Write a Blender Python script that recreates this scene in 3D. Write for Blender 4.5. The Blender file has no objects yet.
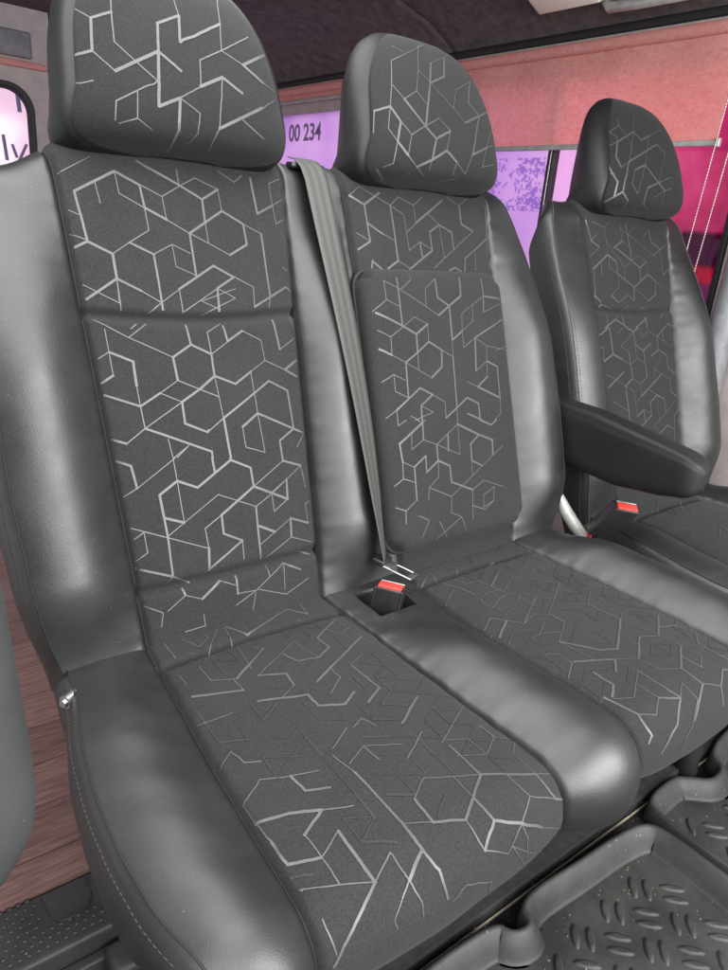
import bpy, bmesh, math, random
import numpy as np
from mathutils import Vector, Matrix
random.seed(7); np.random.seed(7)
scene = bpy.context.scene
# ------------------------------------------------------------ camera, world, lamps, exposure
cam_d = bpy.data.cameras.new('camera'); cam = bpy.data.objects.new('camera', cam_d)
scene.collection.objects.link(cam); scene.camera = cam
cR = (0.79426041, -0.60215966, 0.08095767); cU = (0.1501347, 0.32362919, 0.93419683); cF = (0.58873591, 0.729841, -0.34745092)
cL = (-0.45987114, -0.83842368, 0.58555997)
cam.matrix_world = Matrix(((cR[0], cU[0], -cF[0], cL[0]), (cR[1], cU[1], -cF[1], cL[1]), (cR[2], cU[2], -cF[2], cL[2]), (0, 0, 0, 1)))
cam_d.sensor_fit = 'VERTICAL'; cam_d.sensor_height = 36; cam_d.lens = 709.7855 / 970 * 36
cam_d.clip_start = .02; cam_d.clip_end = 200
world = bpy.data.worlds.new('World'); scene.world = world; world.use_nodes = True
bg = world.node_tree.nodes['Background']; bg.inputs[0].default_value = (.97, .98, 1.0, 1); bg.inputs[1].default_value = .6
def area(name, loc, target, sx, sy, watts, col=(1, 1, 1)):
    d = bpy.data.lights.new(name, 'AREA'); d.shape = 'RECTANGLE'; d.size = sx; d.size_y = sy; d.energy = watts; d.color = col
    o = bpy.data.objects.new(name, d); scene.collection.objects.link(o); o.location = loc
    o.rotation_euler = (Vector(target) - Vector(loc)).to_track_quat('-Z', 'Y').to_euler(); return o
area('door_daylight', (-1.25, -1.75, 1.1), (.2, 0, .2), 1.7, 1.4, 34, (.98, .99, 1))
area('windscreen_daylight', (.85, -2.3, 1.05), (.4, 0, .1), 2.3, 1.2, 118, (.98, 1, 1))
area('overhead_fill', (-.15, -.25, 1.22), (-.1, -.35, 0), 1.6, 1.3, 30, (1, 1, 1))  # added soft lamp under the closed ceiling, for highlights on the leather
area('street_daylight', (3.2, 1.3, .9), (1.5, 1.3, .8), 4.2, 2.0, 84, (1, 1, 1))
area('rear_daylight', (.3, 4.6, .9), (.3, 2.8, .8), 2.6, 1.8, 26, (1, 1, 1))
scene.view_settings.view_transform = 'Standard'; scene.view_settings.look = 'None'
scene.view_settings.exposure = 0.32; scene.view_settings.gamma = 1.0
scene.cycles.use_denoising = True
scene.cycles.max_bounces = 8; scene.cycles.transparent_max_bounces = 12
# ---------- surfaces of the seats
D2R=np.pi/180
SA=19.2576*D2R; SB=-3.3808*D2R
SP=.469; CX=1.13                      # second seat centre, single seat centre
def itp(v,xs,ys): return np.interp(v,xs,ys)
def sm(v,xs,ys):                      # smooth (monotone-ish) table lookup
    v=np.asarray(v,float); h=.02
    return sum(np.interp(v+k*h,xs,ys) for k in (-1,-.5,0,.5,1))/5.
def sstep(a,b,x):
    t=np.clip((np.asarray(x,float)-a)/(b-a),0,1); return t*t*(3-2*t)
def base_back(v,vr=.668):
    """point (y,z), normal (y,z) of the back's profile at arc length v"""
    v=np.asarray(v,float); R=.052
    s=np.minimum(v,vr); ph=np.clip((v-vr)/R,0,2.6); ex=np.maximum(v-vr-2.6*R,0)
    vb=(np.sin(SA),np.cos(SA)); nb=(-np.cos(SA),np.sin(SA))
    a=s+R*np.sin(ph); b=-R+R*np.cos(ph)
    tv=np.cos(ph); tn=-np.sin(ph)
    a=a+ex*tv; b=b+ex*tn
    y=a*vb[0]+b*nb[0]; z=a*vb[1]+b*nb[1]
    ny=np.sin(ph)*vb[0]+np.cos(ph)*nb[0]; nz=np.sin(ph)*vb[1]+np.cos(ph)*nb[1]
    return y,z,ny,nz
def base_cush(u):
    u=np.asarray(u,float); ur=.436; R=.050
    s=np.minimum(u,ur); ph=np.clip((u-ur)/R,0,2.6); ex=np.maximum(u-ur-2.6*R,0)
    ub=(-np.cos(SB),np.sin(SB)); nb=(np.sin(SB),np.cos(SB))
    a=s+R*np.sin(ph)+ex*np.cos(ph); b=-R+R*np.cos(ph)-ex*np.sin(ph)
    y=a*ub[0]+b*nb[0]; z=a*ub[1]+b*nb[1]
    ny=np.sin(ph)*ub[0]+np.cos(ph)*nb[0]; nz=np.sin(ph)*ub[1]+np.cos(ph)*nb[1]
    return y,z,ny,nz
# half widths
def b_in(v): return .147+.042*np.clip(v,0,.68)
def b_outr(v): return sm(v,[-.06,0,.04,.1,.235,.4,.54,.60,.64,.67,.70,.74,.80],[.255,.262,.275,.287,.293,.287,.270,.258,.248,.236,.216,.192,.178])
def b_out(v): return sm(v,[-.06,0,.04,.1,.235,.4,.54,.60,.64,.67,.70,.74,.80],[.255,.262,.275,.287,.295,.295,.291,.287,.282,.275,.262,.235,.20])
def c_in(u): return .149+.07*np.clip(u,0,.25)+.04*np.clip(u-.25,0,.2)
def c_out(u): return sm(u,[-.05,0,.08,.15,.24,.32,.39,.44,.47,.50,.53,.56,.60],[.25,.256,.266,.285,.296,.298,.293,.281,.268,.244,.222,.205,.19])
def c_inr(u,single=False): return c_in(u)+(0 if single else .026*sstep(0,.42,u))
def c_outr(u,single=False): return c_in(u)*0+(c_out(u) if single else sm(u,[-.05,0,.08,.15,.24,.32,.40,.46,.50,.54,.58,.62],[.25,.258,.276,.296,.312,.320,.324,.322,.314,.300,.28,.26]))
def gro(d,w=.0042,h=.007): return -h*np.exp(-(d/w)**2)
def pucker(d,p,a=.0008):
    """small gathers running away from a seam at distance d"""
    return a*np.exp(-np.abs(d)/.016)*(1-np.exp(-(d/.004)**2))*(np.sin(p*148)+.7*np.sin(p*231+1.3)+.6*np.sin(p*89+.4))
def drape(x,p,a=.0007):
    return a*(np.sin(x*31+p*17+.5)*np.sin(p*27-x*11)+.6*np.sin(x*63-p*41+2)*np.sin(p*52+1))
def bolster(t,h,rim=.72):
    """0 at the insert seam, crest, then falling to the outer seam"""
    t=np.clip(t,0,1)
    up=np.sin(np.pi/2*np.clip(t/.62,0,1))**1.05
    dn=1-(1-rim)*np.clip((t-.62)/.38,0,1)**2.0
    return h*np.where(t<.62,up,dn)
def back_n(x,v,single=False):
    x=np.asarray(x,float); v=np.asarray(v,float)
    hb=.044*sstep(-.02,.12,v)*(1-sstep(.38,.64,v))+.006-.010*sstep(.56,.70,v)
    wi=b_in(v); wo=b_out(v)
    n=np.zeros(np.broadcast(x,v).shape)
    def insert(d):   # d = x - centre
        k=np.clip(1-(d/wi)**2,0,1)
        r=.011*k**.6
        for s0 in (.466,.078): r=r+gro(v-s0+.012*np.cos(np.pi*d/ .34)*(s0>.3),.007,.009)*1.0
        return r
    cs=[0.] if single else [0.,SP]
    ins=np.zeros_like(n,dtype=bool)
    for c in cs:
        d=x-c; m=np.abs(d)<=wi; n=np.where(m,insert(d),n); ins|=m
    cl,cr=cs[0],cs[-1]
    t=(-(x-cl)-wi)/(wo-wi); n=np.where((t>0),bolster(t,hb),n)
    t=((x-cr)-wi)/(b_outr(v)-wi); n=np.where((t>0),bolster(t,hb),n)
    if not single:
        a=wi; b=SP-wi; tt=(x-a)/np.maximum(b-a,1e-4)
        prof=np.sin(np.pi*np.clip(tt/.86,0,1))**.85
        n=np.where((x>wi)&(x<SP-wi),prof*hb*.85,n)
    for c in cs:
        for sg in (-1,1):
            n=n+gro(x-c-sg*wi)+pucker(x-c-sg*wi,v+c+sg)
    return n+drape(x,v)
def c_seams(u,single=False):
    """(left, right) seam positions of each cloth insert"""
    if single: return [(-c_in(u),c_in(u))]
    return [(-c_in(u),c_in(u)+.012*sstep(.2,.47,u)),(SP-c_in(u)+.046*sstep(.12,.47,u),SP+c_inr(u))]
def cush_n(x,u,single=False):
    x=np.asarray(x,float); u=np.asarray(u,float)
    hb=.026*sstep(-.02,.16,u)+.006
    hb=hb*(1-.35*sstep(.40,.56,u))
    n=np.zeros(np.broadcast(x,u).shape)
    sm_=c_seams(u,single)
    for a,b in sm_:
        q=(x-.5*(a+b))/(.5*(b-a)); k=np.clip(1-q*q,0,1)
        n=np.where(np.abs(q)<=1,(.014*sstep(.03,.12,u)+.004)*k**.55+gro(u-.052,.007,.010),n)
    a=sm_[0][0]; t=(a-x)/(c_out(u)+a); n=np.where(t>0,bolster(t,hb,.6),n)
    b=sm_[-1][1]; off=0. if single else SP
    t=(x-b)/(off+c_outr(u,single)-b); n=np.where(t>0,bolster(t,hb*1.5,.45),n)
    if not single:
        a=sm_[0][1]; b=sm_[1][0]; tt=(x-a)/np.maximum(b-a,1e-4)
        prof=np.sin(np.pi*np.clip(tt,0,1)**1.25)**.75
        amt=.006+.026*sstep(.10,.26,u)
        n=np.where((x>a)&(x<b),prof*amt,n)
        p=sstep(.196,.204,x)*(1-sstep(.268,.276,x))*sstep(.022,.030,u)*(1-sstep(.088,.096,u))
        n=n-.05*p
    for a,b in sm_: n=n+gro(x-a)+gro(x-b)+pucker(x-a,u+a,.0007)+pucker(x-b,u+.3,.0007)
    return n+drape(x,u,.0009)
def S_back(x,v,off=0.,single=False,cx=0.,n=None):
    v=np.asarray(v,float); xa=np.asarray(x,float)
    dr=0. if single else (.018*sstep(-.02,-.19,xa)+.034*sstep(-.14,-.25,xa))
    y,z,ny,nz=base_back(v,.668-dr)
    nn=(back_n(x,v,single) if n is None else n)+off
    return np.stack(np.broadcast_arrays(x+cx,y+nn*ny,z+nn*nz),-1)
def S_cush(x,u,off=0.,single=False,cx=0.,n=None):
    y,z,ny,nz=base_cush(u)
    nn=(cush_n(x,u,single) if n is None else n)+off
    return np.stack(np.broadcast_arrays(x+cx,y+nn*ny,z+nn*nz),-1)
# pad on the second back
PADW=.174; PADB=.038; PADT=.535
def pad_n(x,v,off=0.):
    d=x-.460; m=.5*(PADB+PADT); hv=.5*(PADT-PADB)
    k=(np.clip(np.abs(d)/PADW,0,1)**9+np.clip(np.abs(v-m)/hv,0,1)**24)
    return .001+.038*np.clip(1-k,0,1)**.30
def S_pad(x,v,off=0.):
    y,z,ny,nz=base_back(v); nn=pad_n(x,v)+off
    return np.stack(np.broadcast_arrays(x,y+nn*ny,z+nn*nz),-1)
# headrest: theta around, phi up
def S_head(th,ph,off=0.,cx=0.):
    th=np.asarray(th,float); ph=np.asarray(ph,float)
    s=np.sin(ph); c=np.maximum(np.cos(ph),1e-6)
    up=ph>0
    W=(.168+.010*np.clip(-s,0,1))*np.where(up,c**.60,c**.20); Dp=.084*np.where(up,c**1.0,c**.30)
    v=.742+np.where(up,.203,.064)*s
    st=np.sin(th); ct=np.cos(th)
    x=W*np.sign(st)*np.abs(st)**.72; n=Dp*np.sign(ct)*np.abs(ct)**.62
    g=np.exp(-((np.abs(th)-HSF(ph))/.05)**2)
    k=1-.035*g
    x=x*(1+.62*sstep(-.6,1,s)*np.minimum(n/.084,0)); n=np.where(n<0,n*(1+.30*sstep(1.3,-.9,s)),n)
    x=x*k+off*np.sign(st)*np.abs(st)**1.2; n=n*k+off*np.sign(ct)*np.abs(ct)**1.2+.004
    vb=(np.sin(SA),np.cos(SA)); nb=(-np.cos(SA),np.sin(SA))
    return np.stack(np.broadcast_arrays(cx+x,v*vb[0]+n*nb[0],v*vb[1]+n*nb[1]),-1)
def HSF(ph): return 1.03+.27*sstep(.35,-1.1,ph)-.36*sstep(.35,1.35,ph)
# ---------- printed lines, in surface coordinates (thousandths)
PAT={
'headA':'1 -1007,474 -892,438 -837,420 -785,403 -738,387;2 -738,387 -679,399 -624,413 -570,427 -518,442;1 -518,442 -516,479 -516,516 -515,556 -516,597;2 -738,387 -738,330 -741,275 -745,221 -750,169;2 -750,169 -815,161 -884,154 -963,149 -1078,154;1 -1078,154 -1090,109 -1104,64 -1119,21 -1079,-41 -931,-75 -852,-59 -780,-38;1 -750,169 -693,138 -639,108 -588,79 -539,51;2 -539,51 -434,88 -337,128 -246,170 -162,216;1 -518,442 -516,388 -514,335 -514,284 -514,235 -427,179 -346,126 -270,73 -200,22;2 -162,216 -157,264 -151,314 -144,365 -138,419 -99,443 -64,469 -32,496 -7,523;2 -7,523 -12,466 -16,413 -21,361 -25,312 7,364 62,420 146,481 262,550;1 -7,523 -8,563 -10,605 -10,649 -11,696;2 -162,216 -129,190 -98,165 -69,140 -43,114;2 -162,216 -176,125 -188,36 -199,-157 -207,-429;1 -200,22 -282,-60 -367,-182 -460,-299 -561,-410 -570,-505 -582,-603 -596,-704 -614,-810;1 -361,-187 -366,-318 -373,-452 -381,-590 -392,-736 -365,-792 -339,-850 -314,-909 -288,-970;2 -207,-429 -168,-372 -132,-314 -97,-256 -66,-197 -72,-360 -77,-528 -82,-705 -85,-898;1 -66,-197 -42,-255 -22,-314 -6,-375 3,-436 2,-547 1,-662 0,-784 0,-914;1 -66,-197 -38,-119 -15,-41 0,12 15,38;2 15,38 41,60 73,82 110,105 153,129 188,110 227,90 268,71 314,53;1 30,217 25,171 22,126 18,82 15,38;1 30,217 61,242 98,268 142,296 192,324 294,380 425,444 612,521;1 262,550 239,488 220,431 205,376 192,324 234,307 280,291 331,275 386,260;2 386,260 467,294 565,332 690,376 884,434;2 386,260 437,238 494,217 557,196 628,177;1 628,177 690,168 760,160 846,154;1 153,129 132,40 114,-146 102,-417 99,-704;2 99,-704 174,-543 267,-384 383,-218 537,-36;1 537,-36 616,18 708,51 826,88;1 288,-410 342,-489 403,-568 474,-648 559,-727;1 262,550 284,616 314,688 357,771 426,870;1 -392,-736 -436,-774 -484,-812 -533,-849 -586,-885;2 -85,-898 -104,-1070 -126,-1259 -154,-1445 -221,-1551;1 0,-914 -4,-992 -10,-1075 -18,-1161 -27,-1250;1 99,-704 86,-851 78,-1011 76,-1187 93,-1373',
'backA':'1 -175,645 -127,670;2 -154,625 -98,655 -66,639;2 -154,625 -147,560;1 -126,638 -123,611;1 -98,655 -96,626 -64,609;1 -98,655 -36,626;2 -66,639 -63,609;2 -63,609 -34,594;1 -34,594 -2,577;1 -63,609 -62,578 -92,560;2 -65,671 -12,646 25,627 53,644;1 -9,666 -8,644;1 -36,626 -9,642 18,657 53,644;1 -36,626 -34,594;1 53,644 55,613;2 25,627 25,593;1 25,593 26,565;2 -2,577 55,613 88,596;2 88,596 90,566 59,549;1 59,549 -2,577;2 -2,577 -1,517;1 -1,517 -30,529 -31,560;1 -31,560 -5,548;2 -92,560 -60,545 -58,462;1 -60,545 -31,560;1 -92,560 -117,544;2 -168,550 -147,560 -117,544;2 -117,544 -116,511;2 -116,511 -164,481;2 -116,511 -85,494;1 -85,494 -59,478;1 -59,478 -107,443;1 -116,511 -116,463;1 -166,506 -117,478;1 -117,478 -116,511;1 -169,602 -152,594;1 -167,569 -148,562;1 88,596 118,584;2 118,584 120,488;1 120,488 114,466;2 112,667 116,614;2 116,614 147,630;1 147,630 174,645;1 147,630 150,602 174,615;1 147,630 145,663 167,673;1 58,671 83,658 97,669;2 -30,497 29,532 60,516 30,499;2 30,499 28,460;1 29,532 92,502 89,472;1 -30,497 -29,464 60,516;1 30,499 58,485 0,460;1 2,480 30,468;1 2,480 60,499;2 89,472 153,504 172,491;1 -59,478 -31,496;1 151,535 176,522',
'midA':'1 -165,464 -112,431 -54,401;1 -112,431 -85,449;1 -142,444 -141,413;2 -141,413 -111,398;2 -111,398 -111,365;1 -111,365 -110,336;1 -141,413 -140,381;2 -140,381 -161,369;1 -166,399 -141,413;2 -165,360 -110,336 -80,352;1 -80,352 -52,368;1 -80,352 -50,337;1 -110,336 -108,305 -136,287;2 -136,287 -164,299;2 -108,305 -15,261;1 -108,305 -50,337;2 -50,337 -19,354;2 -19,354 6,371;1 -52,368 8,340;2 -54,401 -52,368;2 -54,401 -24,418 6,403;2 -24,418 -27,446;2 6,403 6,371 38,357 67,374;1 6,403 62,436;1 6,403 4,435 29,448;2 31,444 35,421 62,436;1 62,436 92,421 95,390 67,374;1 95,390 130,374;2 130,374 157,389;2 119,452 125,406;1 125,406 160,425 154,457;2 130,374 152,362;2 -50,337 -50,306 -17,290;2 -17,290 -15,293;1 -17,290 11,308;1 6,371 11,308;2 11,308 97,358 130,341 132,280;2 11,308 14,248;1 67,374 69,310;2 69,310 132,280 152,271;2 69,310 40,292;1 40,292 41,261 73,249;1 73,249 69,310;2 132,280 103,264 104,236;1 152,271 134,250;2 -15,261 -15,252;1 -78,287 -75,259;1 -69,259 -49,274;1 -49,274 -74,259',
'lowA':'2 -157,267 -135,256 -131,224;1 -131,224 -150,215;1 -131,224 -72,259;1 -75,259 -74,226;2 -74,226 -102,210 -100,177;2 -100,177 -72,165;1 -72,165 -74,226;2 -74,226 -45,212 13,245;2 -16,252 -15,230;2 13,245 13,248;2 13,245 44,229 45,200;1 45,200 104,232;2 104,236 104,232 137,220;1 137,220 141,185;1 137,220 77,185;2 45,200 103,171 106,202;1 106,202 75,186 75,156 105,172;2 45,200 -14,166;2 -14,166 -15,138;2 -15,138 14,122;2 14,122 -46,90;1 14,122 12,94;1 -99,150 -15,197 44,169;2 44,169 41,88;1 44,169 77,185;2 46,138 72,124;1 44,110 104,140;2 104,140 101,110;2 104,140 137,126;1 137,126 136,158 146,161;1 101,110 40,83;1 101,110 139,94;2 -100,177 -99,150 -100,92;1 -152,173 -41,121;2 -41,121 -45,90;1 -41,121 -42,151 -14,166;1 -46,90 -70,78;1 -131,162 -130,133 -147,124;1 -131,162 -150,152;2 -147,113 -100,92 -75,77;1 -100,92 -112,81;2 -88,71 -86,61;1 -86,61 -114,45;1 -86,61 -62,50;2 -62,50 -31,70;1 -31,70 -8,58;2 -5,71 -6,44;1 -8,45 25,42;1 -11,28 25,42 80,72;2 80,72 110,55;1 80,72 76,31;1 50,75 52,58;2 116,83 136,74;1 28,43 77,23 123,38;1 -149,62 -121,44;1 -63,27 -63,10;1 24,39 15,14;1 -63,10 -94,9;1 -121,44 -126,25',
'headB':'1 -551,653 -435,703 -319,763 -201,835 -83,927;2 -83,927 18,1060;1 -69,932 -102,826 -128,740 -148,664 -166,596 -188,534 -208,476 -227,421 -244,369;1 -520,874 -469,855 -421,838 -376,822 -332,807;1 -551,653 -560,584 -569,521 -578,461 -587,405 -544,372 -503,341 -464,311 -426,281;1 -587,405 -602,353 -618,303 -633,255 -648,207;2 -920,172 -847,179 -779,188 -712,197 -648,207 -614,177 -580,146 -548,117 -516,87;1 -920,172 -934,128 -948,84 -963,42 -979,-3;2 -516,87 -535,47 -555,7 -570,-104 -585,-228 -549,-313 -513,-399 -478,-486 -443,-574;1 -648,207 -664,161 -682,116 -698,72 -715,28 -685,3 -651,-71 -617,-151 -585,-228;1 -516,87 -482,63 -448,39 -416,15 -382,-28;1 -382,-28 -398,-162 -413,-297 -428,-433 -443,-574;1 -382,-28 -335,11 -288,31 -243,52 -198,73;2 -426,281 -365,227 -307,174 -252,123 -198,73 -172,50 -145,27 -119,4 -94,-58;1 -426,281 -379,302 -333,323 -288,346 -244,369 -220,344 -196,319 -173,295 -150,271;1 -166,596 -137,566 -109,537 -84,510 -60,482;2 -6,731 -21,660 -36,596 -51,537 -65,481 -100,368 -134,264 -164,167 -193,74;2 -60,482 -26,509 -2,536 17,565 54,595 76,658 107,728 152,808 225,906;1 -6,731 16,768 62,808 129,852 225,906;1 225,906 391,990 549,833 377,770 332,799 291,831 256,867 225,906;1 705,737 546,644;2 546,644 446,566 378,497 327,434 286,375 322,349 361,324 404,300 451,277;1 546,644 400,592 296,549 214,511 148,476 120,423 97,373 77,324 60,278;1 -60,482 -24,429 0,377 22,327 60,278 83,250 108,223 136,196 166,169;2 166,169 222,194 286,219 361,247 451,277 540,303 658,334 872,380;2 451,277 366,176 304,82 256,-23 220,-297;1 -198,73 -158,94 -118,115 -82,137 -49,160 -29,138 -12,116 -1,94 8,73;2 8,73 -6,49 -29,26 -60,4 -94,-58 -108,-199 -121,-339 -132,-482 -142,-630;1 8,73 1,29 -2,-46 -8,-181 -14,-315;2 -325,-894 -275,-826 -228,-759 -184,-695 -142,-630 -104,-550 -70,-472 -39,-393 -14,-315 -2,-381 6,-448 21,-517 41,-587;1 -443,-574 -414,-650 -385,-728 -355,-809 -325,-894;1 41,-587 36,-685 33,-787 32,-896 35,-1011;1 41,-587 63,-662 89,-738 120,-818 159,-901 162,-738 175,-585 194,-439 220,-297;2 220,-297 276,-228 341,-155 417,-77 510,2;1 510,2 601,24 724,49;1 865,236 626,111 512,9 430,-275 394,-574 453,-533 521,-489 601,-440 700,-383;1 -585,-228 -605,-369 -625,-513 -650,-663 -678,-824 -720,-851 -767,-877 -814,-902 -863,-926;1 -142,-630 -148,-709 -154,-790 -158,-875 -162,-964;1 -325,-894 -301,-966 -276,-1041 -250,-1120 -221,-1202;2 -1016,-980 -1008,-1064 -1007,-1152 -1014,-1244 -1037,-1335 -1122,-1401 -1243,-1449 -1384,-1490 -1525,-1513;1 -436,-1117 -489,-1225 -555,-1335 -649,-1436 -804,-1510;1 -92,-1444 -33,-1371 0,-1289 34,-1204 88,-1120',
'topB':'2 303,660 330,646 365,668;1 303,661 324,675 386,648;2 330,646 334,584;2 334,614 361,598;1 361,598 388,586;1 308,598 334,584;2 334,584 308,570;2 386,648 388,586 389,552;2 389,552 365,538;1 389,552 413,540;1 386,648 406,664 439,652 461,667;1 439,652 441,621;1 386,648 413,634 415,602 417,571;1 415,602 441,621;2 441,621 513,667;1 473,640 498,621;1 417,571 444,587;2 444,587 447,558;1 444,587 471,576;2 414,538 447,558 473,573;2 473,573 472,607 498,621;2 498,621 529,610 530,578;1 498,621 502,560;1 474,542 530,578 588,615;2 588,615 558,627 556,661;1 556,661 528,672;1 556,661 579,674;2 553,538 559,563 631,605;1 590,577 585,541;1 631,605 626,571;2 636,671 631,605;2 330,535 334,551 352,537;2 512,538 528,544 543,537',
'pad1':'1 327,510 361,495 416,466;1 416,466 444,450;1 327,510 328,478 299,459;1 328,478 357,465;2 356,515 356,433;1 361,495 388,512;1 388,512 387,523;2 299,459 356,433 386,418;2 444,450 473,467;2 473,467 446,482 446,515;1 446,515 419,498 416,466;2 473,467 505,485 508,518;2 473,467 471,405;2 471,405 499,421;1 499,421 503,453 533,469 530,439 499,421;1 533,469 565,485;1 499,421 499,391 531,408;2 565,519 565,485 561,455;2 565,485 635,479;1 561,455 635,479 653,488;2 531,408 654,457;1 531,408 559,392 642,377;2 531,408 524,346;1 524,346 556,363;1 559,392 556,363;2 556,363 583,351 582,291;1 556,363 553,334;2 553,334 524,316;1 496,328 524,316;2 524,316 582,291;1 582,291 579,259;1 583,382 644,394;1 360,433 386,448 415,435;2 415,435 386,418;2 386,418 384,386;1 384,386 382,355;1 415,435 413,404;2 354,370 384,386 413,404 442,388;2 442,388 438,358 410,340;1 410,340 354,370;1 442,388 468,375;1 471,405 468,375;2 468,375 464,282;1 360,433 328,415 326,384;2 298,398 326,384;1 326,384 354,370;1 298,430 328,415;2 298,430 298,398;1 298,398 298,364;2 354,370 351,309;1 351,309 324,322 325,351 349,339;1 325,351 296,338;2 293,341 298,337 296,276;2 322,290 380,324 408,310 378,293;1 408,310 436,295 434,266;2 434,266 464,282 493,298 521,285;2 521,285 521,258;2 490,269 526,253;1 322,290 322,273;1 322,290 296,276;2 378,293 376,268;1 378,293 405,279 360,269;1 351,277 369,268;1 464,282 462,260;1 577,261 560,250',
'pad2':'2 320,232 376,263;2 295,276 295,245;1 322,273 322,263 340,271;1 364,269 375,263;2 377,268 374,233;1 375,263 384,267;1 374,233 404,221;1 374,233 345,219 348,245;2 404,221 403,192;1 404,221 461,252;1 461,252 459,196;1 459,196 404,221;2 434,235 431,206;2 461,252 513,227 548,213 545,186;2 513,227 489,212 487,181;1 487,181 485,153;2 487,181 514,168;1 461,252 461,260;2 520,254 549,242 565,250;2 320,232 322,200;1 322,200 319,171 342,162;1 322,200 346,188;2 346,188 375,204 373,175 403,192;2 346,188 343,130;1 343,130 317,115;1 319,171 296,158;2 293,189 294,126;1 294,126 317,115 314,93;2 403,192 430,179 430,149;2 430,149 481,127;1 403,192 400,163 375,147 370,127;1 375,147 426,123;1 426,123 421,94;1 421,94 445,82;1 445,82 378,52;1 426,123 576,200;1 481,127 474,73;1 476,98 508,85 534,98;1 513,140 565,120;1 508,112 539,124 534,98 505,90 508,112;1 513,140 481,127;1 445,82 456,53;1 366,90 345,61;1 342,102 366,90;2 403,26 414,17;2 508,31 521,24;1 461,28 458,17;2 351,28 362,18;2 329,26 332,16;1 389,84 414,36',
'headC':'1 -1163,300 -1069,318 -957,330 -852,347 -748,368;2 -748,368 -641,399 -533,434 -424,472 -314,515;1 -748,368 -750,384 -751,400 -753,417 -754,434 -796,448 -839,464 -882,479 -927,496 -862,514 -797,534 -733,555 -667,578 -623,547 -582,517 -542,489 -502,461;1 -502,461 -482,425 -462,390 -442,355 -422,321;1 -667,578 -663,607 -660,637 -656,669 -651,702;1 -190,776 -230,700 -262,633 -290,572 -314,515;2 -314,515 -281,489 -249,465 -218,441 -187,418 -138,438 -90,460 -48,483 -12,507;1 -12,507 14,537 68,569 145,604 253,643;1 -314,515 -344,463 -372,414 -397,367 -422,321 -451,276 -479,232 -505,188 -530,145;2 -748,368 -768,324 -787,281 -806,240 -824,199 -799,170 -773,140 -747,111 -722,83;1 -722,83 -674,98 -626,114 -578,129 -530,145;2 -530,145 -363,199 -201,260 -56,328 33,405 56,382 83,359 113,336 147,314;1 147,314 81,217 36,126 7,38 -5,-148;1 -31,477 -74,380 -116,290 -155,206 -192,125;2 -192,125 -137,81 -86,38 -41,-14 -5,-148 3,-207 16,-267 37,-328 62,-388;2 -192,125 -244,109 -298,93 -353,78 -409,62;1 -409,62 -434,24 -456,-47 -474,-169 -492,-290 -462,-371 -432,-453 -400,-537 -368,-623 -336,-364 -296,-116 -246,43 -192,125;1 -5,-148 18,-77 64,-4 127,23 205,48;1 205,48 211,25 218,2 225,-67 234,-139;1 62,-388 88,-354 117,-320 150,-285 185,-249;1 62,-388 26,-461 2,-534 -14,-608 -43,-683;2 -5,-148 -35,-206 -74,-263 -118,-319 -165,-374 -181,-516 -194,-666 -200,-826 -197,-1004;1 -197,-1004 -168,-1062 -135,-1123 -100,-1185 -63,-1249;2 -1169,266 -1113,204 -1069,150 -1007,88 -948,28;1 -1034,153 -1009,120 -986,88 -966,57 -948,28 -1081,14 -1183,-31 -1298,-80 -1407,-119;2 -948,28 -920,3 -889,-70 -858,-148 -826,-225 -848,-344 -869,-465 -892,-589 -916,-722;2 -530,145 -584,63 -634,-56 -672,-309 -707,-572;2 -1212,-915 -1072,-838 -942,-753 -822,-664 -707,-572 -674,-656 -639,-743 -603,-833 -564,-929;1 -564,-929 -586,-1022 -607,-1122 -628,-1228 -651,-1344;2 -1528,-575 -1473,-579 -1406,-580 -1333,-577 -1264,-561 -1260,-633 -1254,-710 -1230,-812 -1212,-915;1 -1034,153 -1090,69 -1139,-46 -1191,-299 -1252,-562;1 -197,-1004 -272,-1111 -353,-1221 -439,-1334 -544,-1439;1 62,-388 52,-540 48,-700 52,-871 74,-1062',
'topC':'2 -168,664 -157,619;2 -157,619 -132,605;1 -132,605 -170,581;1 -157,619 -135,634;1 -151,661 -110,650 -84,666;1 -110,650 -106,620 -104,589;1 -106,620 -46,560;2 -80,605 -45,622;2 -76,607 -14,577;1 -45,622 -20,609;1 -51,661 -45,622;1 -52,651 -22,638 8,656;2 -29,662 -14,577;1 -22,638 82,594;2 82,594 118,610;2 118,610 77,626 72,653;1 72,653 45,638 44,608;2 118,610 160,628 155,662;2 118,610 121,549;2 121,549 173,569;1 178,603 166,594 160,536;1 121,549 116,517;1 116,517 104,485;1 -14,577 12,591 50,577;2 50,577 16,562 -14,577;2 16,562 18,531;1 50,577 52,548;2 -15,515 52,548 84,531;2 84,531 80,501 42,483;1 42,483 -15,515;1 84,531 116,517;1 -14,577 -46,560 -48,532;2 -157,557 -105,589 -76,573;1 -157,557 -160,496;2 -160,496 -143,483;2 -76,573 -74,545;1 -74,545 -103,559 -101,586;1 -130,570 -132,544;2 -74,545 -15,515;1 -74,545 -76,514 -105,496;2 -105,496 -81,480;1 -81,480 -43,497 -22,484;2 -15,515 -20,484;2 -165,460 -141,476;1 -141,476 -74,457 -47,472;2 -74,457 -67,426;1 -38,441 -45,465;1 -38,441 14,468 93,444;2 14,468 24,441;1 -8,457 24,441;1 93,444 81,468;2 93,444 154,472 169,453;2 -136,423 -98,441 -54,420;1 -98,441 -74,457;2 -20,420 24,441 27,419;1 24,441 48,456;2 104,417 128,428 165,418;1 -157,465 -129,455 -125,422',
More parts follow.
